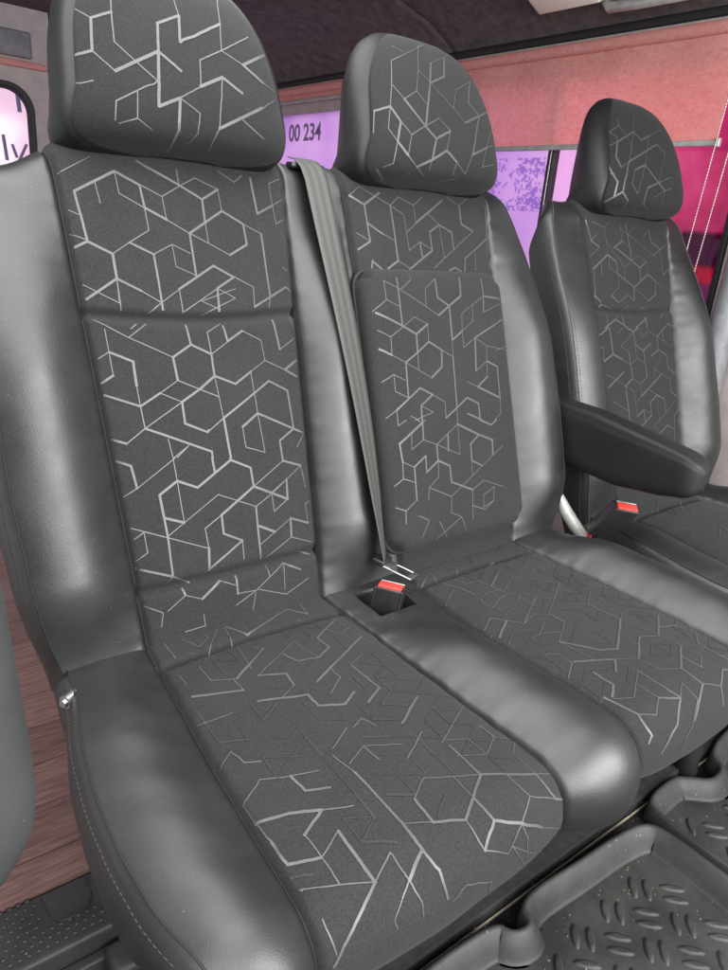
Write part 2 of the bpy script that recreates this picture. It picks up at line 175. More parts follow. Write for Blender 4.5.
'midC':'2 -152,409 -128,422;2 -57,420 -33,411;1 -75,421 -96,408;2 -33,411 -14,419;1 -33,411 -89,378;1 -89,378 -60,365;2 -60,365 -56,334;2 -33,411 -32,382 1,364;1 -32,382 -29,347;2 1,364 34,381;1 34,381 34,350;2 34,350 69,365;2 69,365 67,397;1 67,397 29,412 28,419;1 -3,419 0,396 29,412;2 67,397 106,417;2 155,417 169,410;1 67,397 143,368;1 143,368 134,417;2 95,413 102,381;1 -159,409 -150,408;1 -156,380 -150,378 -148,347;2 -122,422 -117,362;2 -148,347 -117,362 -87,348;1 -87,348 -56,334;1 -56,334 -29,347 6,335;2 1,364 8,302;1 8,302 -20,286 -53,301;2 -56,334 -53,301;2 -53,301 -83,286;1 -147,317 -115,303 -83,286 -53,272;1 -20,286 -22,257;2 -143,287 -85,318;1 -53,272 -50,242 -48,210;2 -83,286 -78,195;1 -133,253 -82,227;2 -22,257 72,304;1 -50,242 -22,257;1 69,365 70,336 39,318 39,294;1 39,318 113,290;2 69,365 108,349 111,318;2 111,318 170,290;1 113,290 171,319;2 170,383 171,319;2 113,290 116,258;2 116,258 151,241;1 151,241 15,179;1 15,179 42,164;2 -48,210 -18,224;2 -18,224 -18,197;1 -18,224 7,213;2 -42,180 12,208;2 12,208 12,239 44,255;1 13,270 44,255;2 44,255 78,242 80,209;1 44,255 45,195;2 123,196 166,221;2 123,196 113,134;2 34,156 82,177 116,163;1 157,207 155,150 162,159',
'cushA':'1 -127,-1 -126,10 -126,20 -125,31 -125,42;1 -121,3 -105,2 -89,0 -72,-1 -55,-2;1 -100,10 -96,16 -93,22 -90,29 -87,35 -82,32 -77,29 -72,25 -67,22 -67,15 -68,9 -68,2 -69,-4;1 -35,9 -36,20 -38,30 -40,42 -43,54;2 -35,4 -30,14 -24,23 -19,33 -14,43 6,36 28,28 50,18 73,11;1 16,-1 19,4 22,8 25,12 28,16;2 73,11 79,17 84,24 90,30 96,37;1 96,37 97,27 98,18 100,8 101,-3;1 -100,79 -80,52 -61,27 -42,4 -23,-20;1 -137,84 -138,90 -138,96 -138,102 -138,108;1 -109,83 -110,93 -110,103 -110,113 -110,122 -102,125 -95,129 -88,132 -80,135;2 -80,135 -66,126 -51,118 -35,108 -18,96;1 -18,96 -24,88 -30,80 -36,71 -42,62;1 -42,62 -46,80 -50,98 -53,114 -54,126;2 -142,133 -128,141 -113,148 -98,154 -83,160;1 -84,133 -84,140 -84,147 -83,153 -83,160;2 -53,144 -44,148 -36,152 -27,156 -19,160 -20,167 -21,173 -22,180 -23,186;1 -23,186 -29,189 -35,192 -41,195 -47,197;2 -77,187 -62,193 -48,199 -33,206 -17,211 -17,217 -17,223 -16,229 -16,234;2 -16,234 -8,238 0,241 8,245 16,248 22,245 28,242 34,238 40,235;1 -53,144 -35,135 -15,126 6,115 28,102 30,116 34,128 36,140 39,152;2 -1,122 1,128 3,134 5,139 8,145 15,147 23,148 31,150 39,152 46,148 53,144 60,141 67,137 66,131 65,124 64,117 64,110;2 64,110 78,101 92,92 107,83 123,72;1 92,92 94,98 97,104 99,110 102,115 110,111 118,107 126,103 135,98;1 123,72 124,97 127,118 130,138 135,157;2 7,195 34,182 63,168 95,151 131,131;1 38,179 39,185 39,191 40,196 41,202 33,207 26,212 18,218 11,223;2 70,190 72,204 74,217 75,230 77,243 68,248 60,252 52,256 45,260;1 70,186 78,182 86,178 94,174 102,170;1 133,180 136,187 139,194 142,200 145,206;1 -160,177 -149,182 -138,185 -126,187 -113,188;1 0,288 4,286 9,284 14,282 19,280 21,285 23,290 24,294 26,299;2 193,124 188,136 184,147 180,158 177,168',
'cushA1':'2 -164,340 -156,343 -148,346 -140,349 -131,352 -124,356 -116,360 -108,365 -101,369;1 -101,369 -93,373 -86,377 -78,381 -70,384;2 -101,369 -108,373 -116,376 -124,380 -132,384;1 -132,384 -131,392 -131,400 -131,408 -131,415 -131,423 -131,432 -132,439 -132,445;2 -162,401 -154,405 -147,408 -139,412 -131,415;1 -164,340 -163,347 -163,355 -163,362 -162,369;2 -162,369 -162,377 -163,386 -163,394 -162,401;1 -164,312 -164,319 -164,326 -164,333 -164,340;1 -164,312 -157,309 -150,305 -142,301 -135,296 -128,300 -120,304 -113,308 -105,311 -97,314 -90,317 -82,320 -74,323;2 -105,311 -104,318 -103,325 -102,331 -102,338 -96,341 -90,344 -83,347 -77,350;1 -162,254 -158,251 -153,248 -148,245 -143,242;1 -143,242 -142,248 -140,254 -139,260 -138,266 -134,268 -130,271 -126,273 -122,275;1 -131,415 -124,412 -116,408 -109,404 -101,400;2 -101,400 -102,418 -102,434 -102,447 -100,458;1 -166,430 -158,435 -150,439 -141,443 -132,446 -124,449 -116,452 -108,455 -100,458;1 -168,434 -167,433 -166,432 -165,432 -163,431;2 -100,458 -118,467 -134,476 -149,486 -162,499;1 -100,458 -93,455 -86,452 -78,449 -71,446 -70,449 -70,453 -70,457 -69,461;1 -81,478 -84,480 -88,483 -91,485 -94,488 -94,489 -94,491 -93,493 -93,495;1 -161,461 -161,468 -160,475 -159,482 -158,490;2 -41,347 -40,369 -40,389 -39,409 -38,428;1 -48,313 -47,322 -45,330 -43,339 -41,347;1 -42,304 -33,299 -25,294 -16,289 -7,284;1 -39,334 -32,330 -24,327 -16,323 -8,319;1 -8,319 3,324 13,330 24,335 35,341;1 -8,319 -7,326 -7,333 -6,340 -5,347',
'cushA2':'2 -38,428 -38,429 -38,429 -38,430 -38,430 -39,438 -39,445 -39,450 -38,456;2 -38,456 -46,459 -53,462 -60,466 -66,469;1 -66,469 -70,471 -73,473 -77,475 -80,477;1 -69,461 -68,463 -68,465 -67,467 -66,469;1 -66,469 -65,473 -64,478 -62,482 -60,487 -60,490 -61,492 -61,495 -61,498;2 -38,456 -37,460 -35,465 -33,470 -30,474 -30,479 -30,484 -29,490 -28,496;1 -38,430 -30,434 -23,437 -15,440 -8,443;2 -8,443 1,446 9,448 18,451 27,454;2 -6,412 -7,420 -7,429 -8,437 -8,443;1 -6,412 1,407 8,403 15,398 23,394 38,402 54,409 70,417 87,424;2 27,454 40,448 54,442 70,434 87,424;2 87,424 86,411 87,398 87,384 87,370;1 55,411 55,419 54,428 54,436 54,443;2 54,443 54,448 56,454 58,460 60,465;2 60,465 53,469 46,472 39,476 33,480;1 33,480 30,473 29,467 28,460 27,454;1 33,480 41,483 49,486 57,490 66,494 73,490 80,486 87,482 95,479 102,475 109,472 117,468 125,464;2 60,465 68,468 77,472 86,475 95,478 102,482 110,485 118,488 127,493;1 127,493 145,501 168,514 199,534 254,570;1 95,478 96,482 97,485 98,489 100,493 98,499 98,506 100,516;1 115,439 116,446 118,452 121,458 125,464;2 87,424 102,432 117,439 135,445 155,450;1 155,450 164,452 173,455 183,457 191,460 192,465 193,470 194,476 196,481;2 155,450 156,457 158,464 161,472 166,480;2 166,480 176,484 188,490 194,492 199,494;1 125,464 134,468 144,471 155,475 166,480;1 154,416 153,426 152,436 153,443 155,450;1 154,416 160,412 166,407 173,403 183,396 174,395 166,391 160,388 154,384 144,389 136,394 127,399 119,403;1 119,403 119,395 119,388 118,380 118,372 111,369 104,366 97,364 90,361;1 119,403 110,400 101,396 93,392 84,388;2 153,359 154,365 154,371 154,378 154,384;1 82,362 100,353 120,342 141,331 166,317;2 58,313 71,306 84,297 98,289 113,280;1 25,362 36,356 48,350 59,343 71,336;1 -1,495 8,498 17,500 26,504 37,508 36,513 37,518 44,531;1 -1,495 -7,496 -12,498 -17,500 -22,501;1 104,508 110,510 117,514 125,518 139,529 73,490 102,526',
'cushB':'1 404,20 409,21 414,22 419,23 424,24 432,18 441,12 450,6 458,0;1 344,12 363,15 382,18 401,21 422,23;1 328,48 337,43 346,37 356,31 366,25 365,33 363,41 362,50 360,58;2 355,61 359,72 362,83 365,94 369,105 369,112 370,118 372,124 373,130;1 373,130 384,134 395,137 406,140 417,142;2 409,58 414,60 419,62 424,64 429,65 448,62 467,58 489,53 511,47;2 382,61 383,69 384,78 385,86 386,94 393,96 399,97 406,99 412,101 414,114 417,126 420,139 422,150;1 420,39 413,50 404,63 395,75 387,87;2 417,126 432,118 448,109 468,96 490,82;1 464,106 466,116 470,125 474,133 478,142 492,143 507,144 523,145 539,146;1 422,150 432,146 441,141 450,137 460,132;1 358,96 344,104 333,111 322,117 313,122;1 377,142 383,142 389,140 395,139 402,138 401,144 401,150 401,156 401,162 393,165 385,168 377,172 370,175 370,169 369,163 369,157 369,151 371,149 373,147 375,145 377,142;1 401,162 408,160 417,159 425,158 433,157 435,171 437,184 440,198 442,211;1 445,168 450,173 455,178 460,183 465,188 458,193 451,197 445,201 438,205 436,199 433,193 430,187 427,181 432,178 436,175 440,172 445,168;1 568,102 548,113 532,122 516,131 499,140;2 554,117 554,121 554,126 554,130 554,134;1 499,140 505,144 511,149 517,154 523,158;1 376,179 376,185 376,191 377,196 377,202;1 378,180 382,182 387,184 392,185 397,187 400,195 403,203 406,211 408,219;1 408,219 402,222 397,225 391,228 385,231;1 472,201 467,199 462,196 458,194 454,192 436,202 419,212 401,222 385,231;1 320,206 327,203 334,199 340,195 347,191 352,196 356,201 360,206 365,211;2 365,211 355,217 345,222 336,227 328,232;1 365,211 370,216 375,221 380,226 385,231 394,229 402,226 411,224 420,221 423,224 427,227 430,230 434,233;1 418,246 409,250 401,255 392,260 384,264;1 364,264 371,264 379,265 386,266 394,266;1 552,49 553,63 554,77 555,92 556,105',
'cushB1':'2 523,159 528,163 533,168 538,172 543,176;2 543,176 529,184 515,192 501,200 488,208;1 472,201 476,203 480,205 484,206 488,208 490,214 491,221 493,227 494,233 502,237 510,241 517,244 525,248;1 488,208 476,215 464,222 453,228 441,235;2 441,235 443,242 444,249 445,256 446,263;1 446,263 434,271 421,279 408,286 396,294;1 434,232 436,233 438,234 440,234 441,235;1 395,266 400,269 406,271 411,274 417,277;2 396,294 406,305 416,317 426,328 435,340 443,343 450,346 457,349 464,353;2 464,353 482,342 501,330 521,318 542,305;1 542,305 550,301 558,297 566,293 574,289 583,291 592,293 601,296 610,298 614,305 617,312 620,319 624,326;1 542,305 547,320 552,335 556,350 561,365;1 571,220 570,229 569,238 568,248 566,256;1 578,218 566,226 553,233 540,241 529,248;2 529,248 533,262 536,276 540,291 542,305;1 470,252 476,272 484,292 491,310 498,330;1 498,330 499,339 501,348 503,356 505,365;1 396,294 400,308 403,322 406,336 409,350;2 378,337 393,345 408,352 422,359 437,367;1 437,367 446,371 455,376 464,380 472,385;2 472,385 486,377 498,369 511,360 526,352;2 526,352 534,355 542,359 552,362 561,365;2 561,365 577,355 593,346 611,335 630,324;1 630,324 638,328 663,331 666,337 664,340 645,349 637,354 629,359;2 588,348 598,351 608,354 618,356 629,359;2 629,359 631,367 633,375 635,382 638,390 630,395 623,400 616,405 608,410;1 608,410 599,407 589,404 580,401 571,399;2 561,365 563,374 565,382 568,390 571,399;2 571,399 554,408 539,417 524,426 510,434;1 571,399 572,407 572,415 574,423 574,431;1 574,431 567,436 559,439 552,442 546,445;2 546,445 543,440 542,433 541,425 540,417;1 638,390 668,390 674,400 679,410 685,419;2 608,410 610,422 611,433 614,443 620,451;1 472,385 474,394 475,402 476,410 478,418 486,422 494,426 502,430 510,434;2 510,434 510,441 511,448 514,454 518,460;1 518,460 526,462 535,465 544,468 554,471;2 554,471 561,468 568,465 576,461 586,458 593,460 601,462 610,464 618,466;2 518,460 502,466 487,473 475,480 465,487;2 554,471 550,476 547,480 544,485 543,490;2 437,367 431,372 425,377 419,381 414,386;2 444,402 444,420 444,437 448,449 457,460;1 444,402 429,411 414,419 400,427 388,434 382,430 376,426 370,422 364,417;1 415,421 415,430 416,438 417,444 420,449;2 420,449 428,452 437,455 447,458 457,460;1 420,449 413,452 406,455 400,458 394,462 387,459 380,456 374,454 368,451;2 384,368 385,376 385,385 386,393 386,401 381,404 376,408 371,411 366,414;2 356,408 359,421 361,433 364,443 369,452 367,458 367,465 368,471 370,478;2 370,478 367,479 365,481 363,482 361,484;2 457,460 446,465 437,470 429,476 422,481 409,485 399,490 390,496 382,502;1 457,460 462,457 469,454 476,451 483,448 482,453 483,459 485,464 488,470;1 488,470 478,475 470,480 463,485 457,490 447,495 437,499 430,505 424,511;1 353,301 358,304 362,307 366,309 371,312 371,318 372,325 372,331 373,337;1 373,337 365,341 358,346 350,350 344,354;1 615,442 622,445 630,448 638,450 648,453',
'cushC':'1 -10,20 -25,30 -42,42 -60,54 -79,66 -72,68 -66,71 -60,73 -54,76;2 -54,76 -55,82 -56,88 -57,94 -57,100 -45,89 -32,78 -19,66 -3,53;1 -67,32 -67,38 -68,44 -70,51 -72,58;2 61,41 46,57 28,74 8,91 -5,105;1 -124,54 -126,62 -129,70 -131,78 -133,86 -126,84 -118,81 -110,78 -101,75;1 -81,111 -70,114 -59,117 -47,120 -36,122;1 -151,123 -139,133 -124,142 -107,149 -88,156;1 -88,156 -100,163 -112,169 -123,175 -134,180;1 -31,152 -27,159 -24,166 -20,174 -17,181;1 -66,147 -57,148 -48,149 -40,150 -31,152 -20,147 -8,142 4,137 19,131;2 -17,181 -20,187 -23,193 -26,199 -28,204;1 -17,181 -34,189 -48,196 -62,203 -77,211',
}
# ------------------------------------------------------------ object helpers
COL = scene.collection
def tag(o, label=None, cat=None, group=None, kind=None):
    for k, v in (('label', label), ('category', cat), ('group', group), ('kind', kind)):
        if v: o[k] = v
    return o
def empty(name, loc=(0, 0, 0), **k):
    o = bpy.data.objects.new(name, None); COL.objects.link(o); o.location = loc; o.empty_display_size = .05
    return tag(o, **k)
def mesh_obj(name, verts, faces, mats, parent=None, smooth=True, mi=None, **k):
    me = bpy.data.meshes.new(name)
    me.from_pydata([tuple(map(float, v)) for v in verts], [], [tuple(map(int, f)) for f in faces])
    if not isinstance(mats, (list, tuple)): mats = [mats]
    for m in mats: me.materials.append(m)
    if mi is not None: me.polygons.foreach_set('material_index', mi)
    me.polygons.foreach_set('use_smooth', [smooth] * len(me.polygons))
    me.update()
    o = bpy.data.objects.new(name, me); COL.objects.link(o)
    if parent is not None:
        o.parent = parent; off = Vector((0, 0, 0)); p = parent
        while p is not None: off += p.location; p = p.parent
        me.transform(Matrix.Translation(-off))
    return tag(o, **k)
class MB:
    def __init__(s): s.v = []; s.f = []; s.m = []
    def grid(s, P, mi=0, flip=False, wrap=False):
        a, b = P.shape[:2]; o = len(s.v); s.v += [tuple(p) for p in P.reshape(-1, 3)]
        for i in range(a - 1):
            for j in range(b if wrap else b - 1):
                j2 = (j + 1) % b
                q = (o + i * b + j, o + i * b + j2, o + (i + 1) * b + j2, o + (i + 1) * b + j)
                s.f.append(q[::-1] if flip else q); s.m.append(mi)
    def poly(s, pts, mi=0):
        o = len(s.v); s.v += [tuple(p) for p in pts]; s.f.append(tuple(range(o, o + len(pts)))); s.m.append(mi)
    def add(s, verts, faces, mi=0):
        o = len(s.v); s.v += [tuple(p) for p in verts]
        for f in faces: s.f.append(tuple(o + i for i in f)); s.m.append(mi)
    def build(s, name, mats, parent=None, smooth=True, **k):
        return mesh_obj(name, s.v, s.f, mats, parent, smooth, s.m, **k)
def bm_data(bm):
    bm.verts.ensure_lookup_table(); bm.verts.index_update()
    r = [tuple(v.co) for v in bm.verts], [tuple(v.index for v in f.verts) for f in bm.faces]
    bm.free(); return r
def rbox(mb, c, s, r=.005, M=None, seg=3, mi=0):
    """rounded box, centre c, size s, optional 3x3 axes M"""
    bm = bmesh.new(); bmesh.ops.create_cube(bm, size=1)
    for v in bm.verts: v.co = Vector((v.co.x * s[0], v.co.y * s[1], v.co.z * s[2]))
    r = min(r, min(s) * .49)
    if r > 0: bmesh.ops.bevel(bm, geom=bm.edges[:], offset=r, segments=seg, profile=.5, affect='EDGES')
    for v in bm.verts:
        v.co = (M @ v.co if M is not None else v.co) + Vector(c)
    mb.add(*bm_data(bm), mi=mi)
def tube(mb, pts, r, seg=10, mi=0, cap=True):
    pts = [Vector(p) for p in pts]; n = len(pts); rr = r if isinstance(r, (list, tuple)) else [r] * n
    rings = []; up = Vector((0, 0, 1)); prev = None
    for i, p in enumerate(pts):
        t = (pts[min(i + 1, n - 1)] - pts[max(i - 1, 0)]).normalized()
        if prev is None:
            a = t.cross(up); a = a if a.length > .1 else t.cross(Vector((1, 0, 0))); a.normalize()
        else: a = (prev - t * prev.dot(t)).normalized()
        prev = a; b = t.cross(a)
        rings.append([tuple(p + (a * math.cos(k * 2 * math.pi / seg) + b * math.sin(k * 2 * math.pi / seg)) * rr[i]) for k in range(seg)])
    mb.grid(np.array(rings), mi, wrap=True)
    if cap: mb.poly(rings[0][::-1], mi); mb.poly(rings[-1], mi)
# ------------------------------------------------------------ materials
def mat(name, base, rough=.6, metal=0, spec=.5):
    m = bpy.data.materials.new(name); m.use_nodes = True; b = m.node_tree.nodes['Principled BSDF']
    b.inputs['Base Color'].default_value = (*base, 1); b.inputs['Roughness'].default_value = rough
    b.inputs['Metallic'].default_value = metal; b.inputs['Specular IOR Level'].default_value = spec
    return m, m.node_tree, b
def nd(t, typ, **k):
    n = t.nodes.new(typ)
    for a, v in k.items():
        if a in n.inputs.keys() if isinstance(a, str) else False: n.inputs[a].default_value = v
        else: setattr(n, a, v)
    return n
def noise(t, scale, detail=3, rough=.5, vec=None, dist=0):
    n = t.nodes.new('ShaderNodeTexNoise'); n.inputs['Scale'].default_value = scale; n.inputs['Detail'].default_value = detail
    n.inputs['Roughness'].default_value = rough; n.inputs['Distortion'].default_value = dist
    t.links.new(vec if vec is not None else coord(t), n.inputs['Vector']); return n.outputs['Fac']
def coord(t):
    for n in t.nodes:
        if n.bl_idname == 'ShaderNodeTexCoord': return n.outputs['Object']
    return t.nodes.new('ShaderNodeTexCoord').outputs['Object']
def ramp(t, src, stops, interp='LINEAR'):
    n = t.nodes.new('ShaderNodeValToRGB'); n.color_ramp.interpolation = interp; e = n.color_ramp.elements
    while len(e) < len(stops): e.new(.5)
    for i, (p, c) in enumerate(stops):
        e[i].position = p; e[i].color = (*c, 1) if isinstance(c, tuple) else (c, c, c, 1)
    t.links.new(src, n.inputs[0]); return n.outputs[0]
def bump(t, b, h, strength=.3, dist=.001, prev=None):
    n = t.nodes.new('ShaderNodeBump'); n.inputs['Strength'].default_value = strength; n.inputs['Distance'].default_value = dist
    t.links.new(h, n.inputs['Height'])
    if prev is not None: t.links.new(prev, n.inputs['Normal'])
    t.links.new(n.outputs[0], b.inputs['Normal']); return n.outputs[0]
def vor(t, scale, feature='F1', vec=None):
    n = t.nodes.new('ShaderNodeTexVoronoi'); n.inputs['Scale'].default_value = scale; n.feature = feature
    t.links.new(vec if vec is not None else coord(t), n.inputs['Vector']); return n.outputs['Distance']
def math_(t, op, a, b=None, c=None):
    n = t.nodes.new('ShaderNodeMath'); n.operation = op
    for i, v in enumerate((a, b, c)):
        if v is None: continue
        if isinstance(v, (int, float)): n.inputs[i].default_value = v
        else: t.links.new(v, n.inputs[i])
    return n.outputs[0]
def mixc(t, fac, a, b, typ='MIX'):
    n = t.nodes.new('ShaderNodeMix'); n.data_type = 'RGBA'; n.blend_type = typ
    for sock, v in ((n.inputs[0], fac), (n.inputs[6], a), (n.inputs[7], b)):
        if isinstance(v, (int, float)): sock.default_value = v
        elif isinstance(v, tuple): sock.default_value = (*v, 1)
        else: t.links.new(v, sock)
    return n.outputs[2]
def leather(name, base, rough=.42, specks=True):
    m, t, b = mat(name, base, rough, 0, .85)
    big = noise(t, 9, 4, .6); g = vor(t, 800); fine = noise(t, 900, 2)
    c = ramp(t, big, [(.3, tuple(x * .88 for x in base)), (.7, tuple(x * 1.12 for x in base))])
    if specks:      # light lint and dust
        s = vor(t, 75); n2 = noise(t, 300, 2); k = math_(t, 'LESS_THAN', math_(t, 'ADD', s, math_(t, 'MULTIPLY', n2, .06)), .085)
        msk = math_(t, 'GREATER_THAN', noise(t, 5, 2), .47); k = math_(t, 'MULTIPLY', k, msk)
        c = mixc(t, math_(t, 'MULTIPLY', k, .22), c, (.35, .34, .32))
    t.links.new(c, b.inputs['Base Color'])
    t.links.new(ramp(t, noise(t, 14, 5, .6), [(.3, rough - .05), (.7, rough + .08)]), b.inputs['Roughness'])
    p = bump(t, b, noise(t, 6, 2), .30, .010)
    p = bump(t, b, noise(t, 34, 4, .55, dist=1.2), .12, .002, p)
    p = bump(t, b, g, .22, .0006, p); bump(t, b, fine, .2, .0005, p)
    return m
def cloth(name, base, print_=False):
    m, t, b = mat(name, base, .9, 0, .2)
    w = noise(t, 900, 2, .7); w2 = noise(t, 380, 3, .75)
    mx = math_(t, 'MULTIPLY', math_(t, 'ADD', w, w2), .5)
    c = ramp(t, mx, [(.38, tuple(x * .45 for x in base)), (.62, tuple(x * 1.65 for x in base))])
    c = mixc(t, .35, c, ramp(t, noise(t, 12, 4), [(.3, tuple(x * .8 for x in base)), (.7, tuple(x * 1.2 for x in base))]))
    t.links.new(c, b.inputs['Base Color'])
    b.inputs['Sheen Weight'].default_value = .05; b.inputs['Sheen Roughness'].default_value = .5
    p = bump(t, b, noise(t, 16, 3), .25, .004)
    bump(t, b, mx, .5, .0008, p)
    return m
LEA = leather('dark_grey_leather', (.0095, .0098, .0100), .46)
LEA_D = leather('leather_side', (.009, .0092, .010), .5); LEA_D.node_tree.nodes['Principled BSDF'].inputs['Specular IOR Level'].default_value = .4
FAB = cloth('charcoal_cloth', (.0215, .0218, .0218))
FAB_D = cloth('headrest_cloth', (.016, .0163, .017))
def printm():
    m, t, b = mat('glossy_print', (.17, .175, .175), .48, 0, .7)
    k = noise(t, 26, 4, .6); n2 = noise(t, 700, 2)
    t.links.new(ramp(t, math_(t, 'MULTIPLY', math_(t, 'ADD', k, n2), .5), [(.35, (.038, .0392, .0392)), (.6, (.066, .068, .068))]), b.inputs['Base Color'])
    bump(t, b, n2, .3, .0005); return m
PRT = printm()
FAINT = cloth('faint_print', (.027, .0272, .0272)); FAINT.node_tree.nodes['Principled BSDF'].inputs['Roughness'].default_value = .6  # dull print tone close to the cloth, for the faint filler lines
def simple(name, base, rough=.5, metal=0, ns=40, amt=.2, bs=0, bd=.001, bscale=200):
    m, t, b = mat(name, base, rough, metal)
    t.links.new(ramp(t, noise(t, ns, 4, .6), [(.3, tuple(x * (1 - amt) for x in base)), (.7, tuple(min(1, x * (1 + amt)) for x in base))]), b.inputs['Base Color'])
    if bs: bump(t, b, noise(t, bscale, 3), bs, bd)
    return m
THREAD = simple('thread', (.045, .046, .046), .75)
THREAD_D = simple('dark_thread', (.012, .012, .012), .8)
BLK = simple('black_plastic', (.014, .014, .015), .38, bs=.2)
BLKM = simple('black_rubber', (.010, .010, .011), .6)
RED = simple('red_button_plastic', (.75, .045, .035), .35, amt=.05)
STEEL = simple('steel', (.42, .42, .41), .36, 1, 60, .2)
SILV = simple('silver_paint', (.42, .42, .40), .4, .3)
BEIGE = simple('pale_trim_plastic', (.36, .31, .30), .55, 0, 20, .12, .2)
GREYT = simple('grey_trim_plastic', (.17, .17, .18), .5)
DARKM = simple('dark_seat_metal', (.02, .02, .021), .45, .3)
def webbing():
    m, t, b = mat('belt_webbing', (.2, .2, .19), .62)
    u = t.nodes.new('ShaderNodeUVMap'); sp = t.nodes.new('ShaderNodeSeparateXYZ'); t.links.new(u.outputs[0], sp.inputs[0])
    w = math_(t, 'SINE', math_(t, 'MULTIPLY', sp.outputs[0], 2 * math.pi * 3)); w2 = math_(t, 'SINE', math_(t, 'MULTIPLY', sp.outputs[1], 2 * math.pi * 260))
    k = math_(t, 'ADD', math_(t, 'MULTIPLY', w, .5), .5)
    t.links.new(ramp(t, k, [(0, (.045, .045, .042)), (.55, (.053, .053, .049)), (1, (.066, .066, .061))]), b.inputs['Base Color'])
    bump(t, b, math_(t, 'ADD', w2, math_(t, 'MULTIPLY', w, 1.2)), .4, .0006); return m
WEB = webbing()
def headliner():
    m, t, b = mat('headliner_cloth', (.06, .05, .055), .95, 0, .1)
    a = noise(t, 26, 6, .7); c = noise(t, 260, 3, .7)
    t.links.new(ramp(t, math_(t, 'ADD', math_(t, 'MULTIPLY', a, .55), math_(t, 'MULTIPLY', c, .45)), [(.36, (.060, .050, .050)), (.64, (.155, .132, .130))]), b.inputs['Base Color'])
    bump(t, b, c, .4, .002); return m
LINER = headliner()
def blindm():
    m, t, b = mat('salmon_blind_cloth', (.9, .5, .46), .8, 0, .2)
    co = coord(t); mp = t.nodes.new('ShaderNodeMapping'); mp.inputs['Scale'].default_value = (1, 1, 1.6); t.links.new(co, mp.inputs[0])
    a = noise(t, 42, 4, .6, mp.outputs[0], 1.6)
    c = ramp(t, a, [(.36, (.88, .46, .43)), (.5, (.93, .54, .50)), (.64, (.96, .60, .56))])
    t.links.new(c, b.inputs['Base Color'])
    tr = t.nodes.new('ShaderNodeBsdfTranslucent'); t.links.new(c, tr.inputs[0])
    mx = t.nodes.new('ShaderNodeMixShader'); mx.inputs[0].default_value = .6
    t.links.new(b.outputs[0], mx.inputs[1]); t.links.new(tr.outputs[0], mx.inputs[2])
    t.links.new(mx.outputs[0], t.nodes['Material Output'].inputs[0]); bump(t, b, a, .3, .002); return m
BLIND = blindm()
def filmed(name, col_fn, pix=None):
    """window film: tinted see-through plus a translucent share; pix adds the printed pixel pattern"""
    m = bpy.data.materials.new(name); m.use_nodes = True; t = m.node_tree; t.nodes.clear()
    out = t.nodes.new('ShaderNodeOutputMaterial'); c = col_fn(t)
    if pix:
        sn = t.nodes.new('ShaderNodeVectorMath'); sn.operation = 'SNAP'; t.links.new(coord(t), sn.inputs[0]); sn.inputs[1].default_value = (.012, .0075, .0062)
        wn = t.nodes.new('ShaderNodeTexWhiteNoise'); t.links.new(sn.outputs[0], wn.inputs[0])
        cl = noise(t, 11, 2, .5, sn.outputs[0])
        k = math_(t, 'GREATER_THAN', math_(t, 'ADD', math_(t, 'MULTIPLY', wn.outputs['Value'], .45), cl), .74)
        sp = t.nodes.new('ShaderNodeSeparateXYZ'); t.links.new(coord(t), sp.inputs[0])
        y0, y1, z0, z1 = pix
        for so, lo, hi in ((sp.outputs[1], y0, y1), (sp.outputs[2], z0, z1)):
            k = math_(t, 'MULTIPLY', k, math_(t, 'MULTIPLY', math_(t, 'GREATER_THAN', so, lo), math_(t, 'LESS_THAN', so, hi)))
        c = mixc(t, math_(t, 'MULTIPLY', k, .5), c, (.20, .12, .42))
    tp = t.nodes.new('ShaderNodeBsdfTransparent'); tl = t.nodes.new('ShaderNodeBsdfTranslucent'); gl = t.nodes.new('ShaderNodeBsdfGlossy')
    gl.inputs['Roughness'].default_value = .08
    for n in (tp, tl): t.links.new(c, n.inputs[0])
    a = t.nodes.new('ShaderNodeMixShader'); a.inputs[0].default_value = .6; t.links.new(tp.outputs[0], a.inputs[1]); t.links.new(tl.outputs[0], a.inputs[2])
    b2 = t.nodes.new('ShaderNodeMixShader'); b2.inputs[0].default_value = .03; t.links.new(a.outputs[0], b2.inputs[1]); t.links.new(gl.outputs[0], b2.inputs[2])
    t.links.new(b2.outputs[0], out.inputs[0]); return m
def vio(t): return ramp(t, noise(t, 3.2, 3), [(.3, (.48, .33, .56)), (.5, (.54, .385, .60)), (.7, (.58, .43, .62))])
def pinkc(t): return ramp(t, noise(t, 5, 3), [(.3, (.78, .50, .68)), (.7, (.86, .58, .74))])
def mag(t):
    sp = t.nodes.new('ShaderNodeSeparateXYZ'); t.links.new(coord(t), sp.inputs[0])
    c = ramp(t, noise(t, 7, 5, .6), [(.3, (.42, .085, .21)), (.5, (.52, .125, .27)), (.72, (.58, .20, .34))])
    st = ramp(t, math_(t, 'MULTIPLY', math_(t, 'ADD', sp.outputs[2], -.4), 1.6), [(0, (.42, .20, .62)), (.15, (.45, .22, .66)), (.17, (.80, .22, .42)), (.22, (.80, .22, .42)), (.24, (.28, .12, .42)), (.36, (.30, .13, .42)), (.38, (1, 1, 1)), (1, (1, 1, 1))])
    near = math_(t, 'LESS_THAN', sp.outputs[1], .30)
    c = mixc(t, near, c, mixc(t, 1.0, st, c, 'MULTIPLY'))
    far = ramp(t, math_(t, 'MULTIPLY', sp.outputs[1], 1), [(.50, (0, 0, 0)), (.56, (1, 1, 1))])
    return mixc(t, far, c, (.64, .45, .63))
G_VIO = filmed('violet_window_film', vio, (.70, 1.36, .66, .825)); G_PNK = filmed('pink_window_film', pinkc); G_MAG = filmed('magenta_window_film', mag)
INK = simple('grey_ink', (.20, .16, .30), .7)
